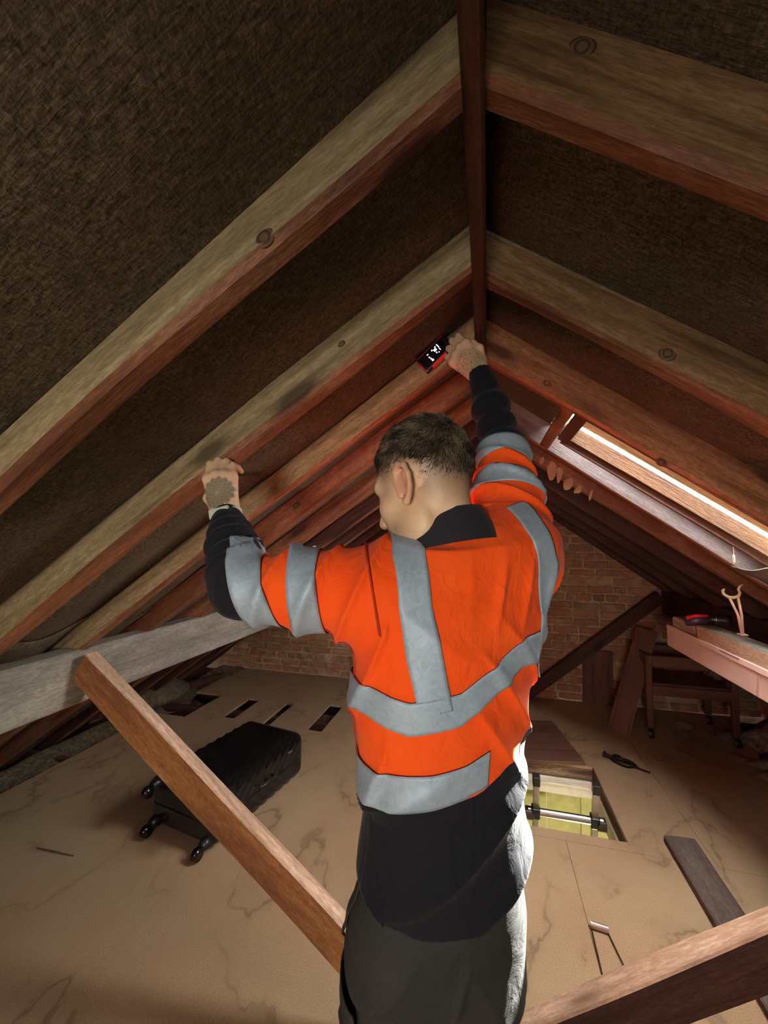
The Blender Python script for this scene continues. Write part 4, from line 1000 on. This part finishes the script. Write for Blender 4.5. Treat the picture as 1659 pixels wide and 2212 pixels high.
# cuff rings of the sleeves where the tape ends
def axis_t(P, a, b):
    ab = b-a; return ((P-a) @ ab)/(ab @ ab)
def folds(X, Y, Z):
    P = np.stack([X, Y, Z], -1).astype(np.float32); n1 = fn1(P, 7.0); n2 = fn2(P, 16.0)
    out = np.zeros(X.shape, dtype=np.float32)
    # trunk: drape folds running from the right shoulder down to the left hip, tighter above the hem
    u = (X+.08)*math.cos(PHI)+(Y-.81)*math.sin(PHI); w = Z-u*.55
    tr = np.clip((X+.24)/.05, 0, 1)*np.clip((1.44-Z)/.08, 0, 1)
    low = np.clip((1.10-Z)/.10, 0, 1)
    fo = 1-np.abs(np.sin(w*22+1.1*n1+.5)); out += tr*low*(.017*fo**1.8-.004)
    mid = np.clip((Z-1.00)/.1, 0, 1)*np.clip((1.34-Z)/.1, 0, 1)*np.clip((u+.02)/.06, 0, 1)
    fo = 1-np.abs(np.sin((Z*.8+u*.9)*40+1.6*n1)); out += mid*(.011*fo**2-.002)*tr
    sh = np.clip((Z-1.28)/.08, 0, 1)*np.clip((u+.02)/.05, 0, 1)*tr; fo = 1-np.abs(np.sin((u*1.0-Z*.25)*55+1.3*n1)); out += sh*(.012*fo**2-.002)
    # left sleeve: folds radiating from the armpit
    t = ((X-LS[0])*(LE[0]-LS[0])+(Y-LS[1])*(LE[1]-LS[1])+(Z-LS[2])*(LE[2]-LS[2]))/((LE-LS)@(LE-LS))
    la = np.clip((t+.15)/.2, 0, 1)*np.clip((1.1-t)/.15, 0, 1)*(X < -.16)
    fo = 1-np.abs(np.sin(t*9.5+(Z-1.35)*14+1.2*n1)); out += la*(.014*fo**2.2-.003)
    # left forearm: bunched rings in the elbow
    t = ((X-LE[0])*(LW[0]-LE[0])+(Y-LE[1])*(LW[1]-LE[1])+(Z-LE[2])*(LW[2]-LE[2]))/((LW-LE)@(LW-LE))
    fa = np.clip((t-.1)/.1, 0, 1)*np.clip((.80-t)/.1, 0, 1)*(X < -.42)*(Z > 1.33); out += fa*(.0045*np.sin(t*34+1.2*n1))
    # right arm
    t = ((X-RS[0])*(RE[0]-RS[0])+(Y-RS[1])*(RE[1]-RS[1])+(Z-RS[2])*(RE[2]-RS[2]))/((RE-RS)@(RE-RS))
    ra = np.clip((t-.0)/.15, 0, 1)*np.clip((1.0-t)/.15, 0, 1)*(Z > 1.44)*(Y > .86); fo = 1-np.abs(np.sin(t*15+(X-.04)*26+1.2*n1)); out += ra*(.014*fo**2-.003)
    t = ((X-RE[0])*(RW[0]-RE[0])+(Y-RE[1])*(RW[1]-RE[1])+(Z-RE[2])*(RW[2]-RE[2]))/((RW-RE)@(RW-RE))
    fa = np.clip((t-.05)/.1, 0, 1)*np.clip((.80-t)/.1, 0, 1)*(Z > 1.66); out += fa*.0035*np.sin(t*26+1.4*n1)
    return -(out+.0012*n2)
S.put((-.70, .52, .70), (.24, 1.26, 2.02), folds, op='add', m=0)
SP, SQ = S.mesh(2)
# hem: hangs lower behind on the left, pulled up on the right
def hem_z(P):
    u = (P[:, 0]+.08)*math.cos(PHI)+(P[:, 1]-.81)*math.sin(PHI); return np.interp(u, [-.20, -.10, .0, .07, .14, .2], [.860, .828, .826, .858, .905, .93])
c = SP[SQ].mean(1); keep = (c[:, 2] > hem_z(c))
tl_ = axis_t(c, LE, LW); keep &= ~((c[:, 0] < -.45) & (c[:, 2] > 1.38) & (tl_ > 1.0)); keep &= ~(axis_t(c, RE, RW) > 1.0)
# neck opening
keep &= ~((np.linalg.norm((c-V3(-.078, .815, 0))[:, :2], axis=1) < .066) & (c[:, 2] > 1.40))
SQ = SQ[keep]
ed = np.sort(np.concatenate([SQ[:, [0, 1]], SQ[:, [1, 2]], SQ[:, [2, 3]], SQ[:, [3, 0]]]), axis=1); ue, uc = np.unique(ed, axis=0, return_counts=True)
bv = np.unique(ue[uc == 1]); bv = bv[SP[bv, 2] < 1.0]; SP[bv, 2] = hem_z(SP[bv])
be = ue[uc == 1]; be = be[(SP[be, 2] < 1.0).all(1)]
for _ in range(14):
    A_ = np.zeros_like(SP); w_ = np.zeros(len(SP)); np.add.at(A_, be[:, 0], SP[be[:, 1]]); np.add.at(A_, be[:, 1], SP[be[:, 0]]); np.add.at(w_, be[:, 0], 1); np.add.at(w_, be[:, 1], 1)
    mm = w_ > 1; SP[mm] = SP[mm]*.5+.5*A_[mm]/w_[mm][:, None]
used = np.unique(SQ); mp = np.full(len(SP), -1); mp[used] = np.arange(len(used)); SP = SP[used]; SQ = mp[SQ]
clo = NT('hi_vis_sweatshirt'); v = clo.coords((1, 1, 1), False)
weave = clo.noise(v, 700, 2, .6); blot = clo.noise(v, 9, 3)
org = clo.ramp(blot, [(.3, (.96, .088, .008)), (.7, (1.0, .112, .013))])
nav = clo.ramp(weave, [(.3, (.007, .007, .011)), (.7, (.016, .0155, .022))])
na = clo.n('ShaderNodeAttribute', attribute_name='navy')
clo.color(clo.mix(clo.ramp(na.outputs['Fac'], [(.47, 0.0), (.53, 1.0)]), org, nav)); clo.rough(.85); clo.b.inputs['Sheen Weight'].default_value = .06; clo.b.inputs['Sheen Roughness'].default_value = .5
clo.b.inputs['Specular IOR Level'].default_value = .15
crum = clo.noise(clo.coords((1, 1, .7), False), 22, 4, .55, 1.2)
clo.bump(clo.math('ADD', clo.math('MULTIPLY', weave, .06), crum), .55, .010)
shirt = man_mesh('sweatshirt', SP, SQ, [clo.m])
# navy zones: signed distance to the colour seams (soft attribute, sharp ramp)
u = (SP[:, 0]+.08)*math.cos(PHI)+(SP[:, 1]-.81)*math.sin(PHI)
seam = np.interp(u, [-.20, -.08, .0, .05, .09, .13, .18], [1.005, 1.015, 1.03, 1.055, 1.085, 1.11, 1.13])
nd = np.maximum(seam-SP[:, 2], np.where((SP[:, 0] < -.36), (axis_t(SP, LS, LE)-.93)*.28, -1)); nd = np.maximum(nd, np.where((SP[:, 2] > 1.5), (axis_t(SP, RS, RE)-.97)*.27, -1))
nd = np.maximum(nd, np.where((SP[:, 0] < -.40) & (SP[:, 2] > 1.38), (axis_t(SP, LE, LW)-.30)*.2, -1))
at_ = shirt.data.attributes.new('navy', 'FLOAT', 'POINT'); at_.data.foreach_set('value', np.clip(.5+nd/.02, 0, 1).astype(np.float32))
md = shirt.modifiers.new('cloth', 'SOLIDIFY'); md.thickness = .003; md.offset = -1

# ---- reflective tape: strips laid on the cloth
bvh = BVHTree.FromPolygons([Vector(p) for p in SP], [tuple(q) for q in SQ.tolist()])
tape = NT('silver_reflective_tape'); v = tape.coords((1, 1, 1), False)
cr = tape.noise(v, 55, 5, .65, 1.5)
tape.color(tape.ramp(cr, [(.3, (.30, .37, .45)), (.5, (.35, .43, .53)), (.7, (.40, .49, .59))])); tape.rough(.55); tape.b.inputs['Metallic'].default_value = .15
tape.bump(cr, .30, .002)
def strip(rows, parent=None):
    """rows: list of across-strip lists of (origin, direction) rays"""
    V = []; Fc = []; n = len(rows[0]); ok = []
    for r in rows:
        for (o, d) in r:
            h = bvh.ray_cast(Vector(o), Vector(d))
            if h[0] is None: V.append(Vector(o)); ok.append(False)
            else: V.append(h[0]-Vector(d).normalized()*.0042); ok.append(True)
    for i in range(len(rows)-1):
        for j in range(n-1):
            q = (i*n+j, (i+1)*n+j, (i+1)*n+j+1, i*n+j+1)
            if all(ok[k] for k in q) and max((V[q[a]]-V[q[b]]).length for a in range(4) for b in range(a)) < .12: Fc.append(q)
    par = list(range(len(V)))                                     # keep the one connected strip
    def fnd(i):
        while par[i] != i: par[i] = par[par[i]]; i = par[i]
        return i
    for q in Fc:
        for a in q[1:]: par[fnd(a)] = fnd(q[0])
    cnt = {}
    for q in Fc: cnt[fnd(q[0])] = cnt.get(fnd(q[0]), 0)+1
    if cnt:
        best = max(cnt, key=cnt.get); Fc = [q for q in Fc if fnd(q[0]) == best]
    uv_ = sorted(set(i for q in Fc for i in q)); ix = {a: i for i, a in enumerate(uv_)}; V = [V[a] for a in uv_]; Fc = [tuple(ix[a] for a in q) for q in Fc]
    o = mesh_obj('reflective_tape', [np.array(x)-FEET for x in V], Fc, tape.m, shirt, True)
    md = o.modifiers.new('t', 'SOLIDIFY'); md.thickness = .0012; md.offset = 0
    return o
def ring_z(cx, cy, zf, wid, t0, t1, n=150, m=9):
    rows = []
    for t in np.linspace(t0, t1, n):
        d = V3(math.sin(t), -math.cos(t), 0); z = zf(t)            # t = 0 towards the camera, positive to the right
        rows.append([(V3(cx, cy, z+wid*(k/(m-1)-.5))+d*.4, -d) for k in range(m)])
    return strip(rows)
ring_z(-.09, .815, lambda t: float(np.interp(t, [-3.2, -1.6, -1.2, -.7, -.2, .35, .8, 1.2, 1.7, 3.2], [1.17, 1.165, 1.172, 1.175, 1.160, 1.175, 1.215, 1.255, 1.26, 1.17])), .052, -3.1, 3.1)
ring_z(-.085, .81, lambda t: float(np.interp(t, [-3.2, -1.6, -1.0, -.4, .0, .4, .75, 3.2], [1.02, 1.020, 1.030, 1.040, 1.046, 1.058, 1.075, 1.08])), .056, -3.1, .74)
def ring_axis(a, b, t, wid, n=90, m=9, tilt=V3(0, 0, 0)):
    ax = (b-a)/np.linalg.norm(b-a)+tilt; ax /= np.linalg.norm(ax); c = a+(b-a)*t
    e1 = np.cross(ax, V3(0, 0, 1) if abs(ax[2]) < .8 else V3(1, 0, 0)); e1 /= np.linalg.norm(e1); e2 = np.cross(ax, e1); rows = []
    for t_ in np.linspace(0, 2*math.pi, n):
        d = e1*math.cos(t_)+e2*math.sin(t_); rows.append([(c+ax*wid*(k/(m-1)-.5)+d*.13, -d) for k in range(m)])
    return strip(rows)
ring_axis(LS, LE, .52, .054, tilt=V3(.0, 0, -.12)); ring_axis(LS, LE, .885, .060, tilt=V3(.25, 0, -.25))
ring_axis(RS, RE, .56, .050); ring_axis(RS, RE, .93, .055)
def brace(pts, wid, dirs, m=9, n=90):
    """strip following points over the shoulder; rays along dirs"""
    pts = np.array(pts); dirs = np.array(dirs); tt = np.linspace(0, len(pts)-1, n); rows = []
    ip = lambda A_, t: np.array([np.interp(t, range(len(A_)), A_[:, i]) for i in range(3)])
    for t in tt:
        p = ip(pts, t); d = ip(dirs, t); d /= np.linalg.norm(d); tg = ip(pts, min(t+.1, len(pts)-1))-ip(pts, max(t-.1, 0)); s = np.cross(tg, d); s /= np.linalg.norm(s)
        rows.append([(p+s*wid*(k/(m-1)-.5)-d*.10, d) for k in range(m)])
    return strip(rows)
FWD = V3(-math.sin(PHI), math.cos(PHI), 0)
brace([(-.098, .70, 1.170), (-.115, .69, 1.26), (-.135, .70, 1.335), (-.152, .73, 1.40), (-.160, .79, 1.45), (-.164, .82, 1.44)], .054,
      [FWD, FWD, FWD, FWD*.8+V3(0, 0, -.4), V3(0, 0, -1), -FWD*.3+V3(0, 0, -.9)])
brace([(.115, .84, 1.20), (.108, .82, 1.30), (.095, .82, 1.38), (.070, .84, 1.45), (.052, .86, 1.475)], .052,
      [FWD+V3(-.9, 0, 0), FWD+V3(-.8, 0, 0), FWD+V3(-.4, 0, 0), FWD*.8+V3(0, 0, -.5), FWD*.3+V3(0, 0, -1)])

# ---- seams
seamm = plain('dark_orange_seam', (.42, .030, .004), .9)
def seam_strip(pts, dirs, wid=.0030):
    o = brace(pts, wid, dirs, 3, 70); o.name = 'seam'; o.data.materials.clear(); o.data.materials.append(seamm); return o
sd = V3(-math.sin(1.02), -math.cos(1.02), 0)
seam_strip([V3(-.09, .815, z)+sd*.2 for z in (1.285, 1.22, 1.14, 1.07, 1.0)], [-sd]*5)
o_ = ring_axis(LS, LE, .10, .0035, 80, 3, V3(.25, 0, -.15)); o_.name = 'seam'; o_.data.materials.clear(); o_.data.materials.append(seamm)
# ---- collar
b = bmesh.new(); n = 48; rings = []
cax = V3(-.20, .10, 1.0); cax /= np.linalg.norm(cax); e1 = np.cross(cax, V3(0, 1, 0)); e1 /= np.linalg.norm(e1); e2 = np.cross(cax, e1)
CB = V3(-.076, .808, 1.474)
for (r_, h_) in [(.097, -.042), (.095, -.034), (.092, -.024), (.086, -.006), (.079, .014), (.074, .026), (.070, .027), (.066, .016), (.066, -.03)]:
    rg = []
    for k in range(n):
        a = 2*math.pi*k/n; d = e1*math.cos(a)+e2*math.sin(a)
        open_ = max(0, d @ FWD); hh = h_-.030*open_**4
        rg.append(b.verts.new(Vector(CB+d*(r_+.004*math.sin(3*a))+cax*hh-FEET)))
    rings.append(rg)
for a, c in zip(rings, rings[1:]):
    for k in range(n): b.faces.new((a[k], a[(k+1) % n], c[(k+1) % n], c[k]))
bmesh.ops.recalc_face_normals(b, faces=b.faces)
navy = NT('navy_rib_knit'); v = navy.coords((1, 1, 1), False); wv_ = navy.noise(v, 600, 2); navy.color(navy.ramp(wv_, [(.3, (.008, .008, .012)), (.7, (.018, .0175, .024))])); navy.rough(.85); navy.b.inputs['Sheen Weight'].default_value = .06; navy.bump(wv_, .3, .0015)
bm_obj('collar', b, navy.m, shirt, True)

# ---- wristband on the left wrist
b = bmesh.new(); I = LHI; n = 40; W0 = LW*.995+LE*.005; rings = []
for (r_, h_) in [(.031, -.012), (.0335, -.010), (.0335, .010), (.031, .012)]:
    rings.append([b.verts.new(Vector(W0+(I['s']*math.cos(a)*r_*1.08+I['n']*math.sin(a)*r_*.92)+I['d']*h_-FEET)) for a in np.linspace(0, 2*math.pi, n, endpoint=False)])
for a, c in zip(rings, rings[1:]):
    for k in range(n): b.faces.new((a[k], a[(k+1) % n], c[(k+1) % n], c[k]))
bmesh.ops.recalc_face_normals(b, faces=b.faces)
wbm = plain('pale_grey_silicone', (.60, .60, .52), .5)
wb_ = bm_obj('wristband', b, wbm, man, True)
b = bmesh.new(); Rw = Matrix((Vector(I['s']), Vector(I['d']), Vector(I['n']))).transposed(); bm_box(b, Vector(W0+I['n']*.032-FEET), (.046, .023, .009), Rw, .003); bm_obj('tracker', b, plain('pale_grey_tracker', (.52, .54, .48), .4), wb_, False)

# ---- trousers
T = Field((-.34, .58, .02), (.18, 1.08, 1.02), .0045)
T.loft(LEGS, PHI, .03, asp=.74)
for sx in (-1, 1):
    o_ = V3(math.cos(PHI), math.sin(PHI), 0)*sx
    hip = V3(-.094, .818, .74)+o_*.070; kn = V3(-.102, .832, .44)+o_*.084; an = V3(-.10, .842, .08)+o_*.092
    T.cone(hip, kn, .098, .082, .035); T.cone(kn, an, .082, .074, .03)
def tfold(X, Y, Z):
    P = np.stack([X, Y, Z], -1).astype(np.float32); n1 = fn3(P, 8.0); n2 = fn2(P, 18.0)
    u = (X+.09)*math.cos(PHI)+(Y-.81)*math.sin(PHI)
    fo = 1-np.abs(np.sin((Z+np.abs(u)*.9)*26+1.4*n1)); a = np.clip((.80-Z)/.1, 0, 1)
    return -(a*(.011*fo**2-.002)+.0016*n2)
T.put((-.34, .58, .02), (.18, 1.08, 1.02), tfold, op='add', m=0)
TP, TQ = T.mesh(2); c = TP[TQ].mean(1); TQ = TQ[(c[:, 2] > .045) & (c[:, 2] < .922)]
tro = NT('black_grey_work_trousers'); v = tro.coords((1, 1, 1), False); tw = tro.noise(v, 650, 2); tb = tro.noise(v, 12, 4)
tro.color(tro.mix(tro.ramp(tb, [(.4, 0.0), (.7, .5)]), tro.ramp(tw, [(.3, (.011, .0105, .0105)), (.7, (.026, .0245, .023))]), (.034, .032, .028))); tro.rough(.8); tro.bump(tro.math('ADD', tro.math('MULTIPLY', tw, .08), tro.noise(v, 16, 4, .55, 1.0)), .55, .010)
trs = man_mesh('trousers', TP, TQ, [tro.m])
bvt = BVHTree.FromPolygons([Vector(p) for p in TP], [tuple(q) for q in TQ.tolist()])
def patch(name, cx, cy, th0, th1, zf0, zf1, off, mat, n=24, m=10):
    V = []; Fc = []; okv = []
    for t in np.linspace(th0, th1, n):
        d = V3(math.sin(t), -math.cos(t), 0)
        for k in range(m):
            z = zf0(t)+(zf1(t)-zf0(t))*k/(m-1); h = bvt.ray_cast(Vector(V3(cx, cy, z)+d*.4), Vector(-d)); okv.append(h[0] is not None)
            V.append(np.array(h[0] if h[0] is not None else Vector((cx, cy, z)))+d*off-FEET)
    for i in range(n-1):
        for j in range(m-1):
            q = (i*m+j, (i+1)*m+j, (i+1)*m+j+1, i*m+j+1)
            if all(okv[x] for x in q): Fc.append(q)
    o = mesh_obj(name, V, Fc, mat, trs, True); md = o.modifiers.new('t', 'SOLIDIFY'); md.thickness = .003; md.offset = 0; return o
patch('waistband', -.085, .81, -3.1, 3.1, lambda t: .885, lambda t: .912, .003, tro.m, 90, 4)
for t in (1.0, 1.55): patch('belt_loop', -.085, .81, t-.04, t+.04, lambda t: .874, lambda t: .909, .006, tro.m, 4, 5)
patch('cargo_pocket', -.10, .82, -1.55, -.75, lambda t: .47, lambda t: .64, .009, tro.m)
patch('pocket_flap', -.10, .82, -1.58, -.72, lambda t: .625, lambda t: .665, .013, tro.m)
patch('side_pocket_edge', -.09, .81, -1.35, -1.05, lambda t: .70+.35*(t+1.35), lambda t: .72+.45*(t+1.35), .006, tro.m)
# boots
bo = plain('brown_work_boot', (.055, .035, .022), .6)
for sx in (-1, 1):
    B = Field((-.36, .66, -.005), (.16, 1.22, .20), .006); o_ = V3(math.cos(PHI), math.sin(PHI), 0)*sx; an = V3(-.10, .842, .10)+o_*.092
    B.cone(an+V3(0, 0, .03), an+V3(0, 0, -.03), .052, .050, .02); B.cone(an+V3(0, 0, -.055)-FWD*.02, an+FWD*.145+V3(0, 0, -.062), .044, .036, .03)
    B.put((-.36, .66, -.02), (.16, 1.22, .2), lambda X, Y, Z: .2-(.2-.0)+np.maximum(0, 0*X), op='add', m=0)
    P_, Q_ = B.mesh(1); P_[:, 2] = np.maximum(P_[:, 2], .004); man_mesh('boot', P_, Q_, [bo])

# ---- the red meter held against the third rafter
mt = empty('meter', (-.150, 1.212, 2.025)); mt.rotation_euler = (0, R(-43), 0)
tag(mt, 'small red and black handheld meter with lit screen in the right hand', 'meter')
b = bmesh.new(); bm_box(b, (0, .012, 0), (.118, .022, .052), None, .006); bm_obj('casing', b, M['darkplastic'], mt)
b = bmesh.new(); bm_box(b, (-.005, .008, -.025), (.060, .020, .008), None, .003); bm_box(b, (-.0, .006, .0255), (.10, .010, .004), None, .0015); bm_box(b, (-.058, .006, 0), (.004, .010, .048), None, .0015); bm_obj('bumper', b, M['red'], mt)
scr = NT('dark_screen_glass'); scr.color((.006, .006, .010)); scr.rough(.15)
b = bmesh.new(); bm_box(b, (-.006, -.0005, .003), (.090, .003, .040), None, .001); sc_ = bm_obj('screen', b, scr.m, mt)
lit = NT('lit_screen_icons'); lit.color((.9, .95, 1)); lit.b.inputs['Emission Color'].default_value = (.85, .93, 1, 1); lit.b.inputs['Emission Strength'].default_value = 1.6
ic = bmesh.new()
for (x, z, w_, h_) in [(.012, .013, .004, .004), (.020, .010, .003, .012), (.006, .006, .010, .008), (-.002, .012, .004, .004), (.004, -.004, .004, .004), (.010, -.008, .003, .003), (-.020, .012, .005, .003), (-.022, .002, .004, .004), (-.021, -.005, .004, .004), (-.020, -.012, .006, .006), (.018, -.002, .002, .010)]:
    bm_box(ic, (x, -.0024, z), (w_, .0006, h_))
bm_obj('icon', ic, lit.m, sc_)

# ================================================================== LAMPS (unseen rear source, its tripod form and aim made up for the light)
def unseen_rear_lamp(loc, target, watts, size_deg, label, soft=.06, col=(1, .97, .92)):
    d = (Vector(target)-Vector(loc)).normalized(); q = d.to_track_quat('-Z', 'Y')
    root = empty('work_light', (loc[0], loc[1], 0)); tag(root, label, 'lamp')
    b = bmesh.new()
    for k in range(3):
        a = k*2.094+.5; bm_tube(b, [(0, 0, .32), (.24*math.cos(a), .24*math.sin(a), .012)], .011, 8)
    bm_tube(b, [(0, 0, .28), (0, 0, loc[2]-.09)], .013, 10)
    bm_obj('tripod', b, M['darkplastic'], root)
    b = bmesh.new(); bm_box(b, (0, 0, .045), (.20, .15, .05), None, .008)
    h = bm_obj('housing', b, M['darkplastic'], root); h.location = (0, 0, loc[2]); h.rotation_euler = q.to_euler()
    L = bpy.data.lights.new('lamp_beam', 'SPOT'); L.energy = watts; L.spot_size = R(size_deg); L.spot_blend = .9; L.shadow_soft_size = soft; L.color = col
    lo = bpy.data.objects.new('lamp_beam', L); link(lo, root); lo.location = (0, 0, loc[2]); lo.rotation_euler = q.to_euler()
    return root
unseen_rear_lamp((-.12, -1.45, 1.25), (-.30, 2.2, .46), LAMP_REAR_W, 90, 'tripod work light standing behind the camera', .28, (1, .94, .80))
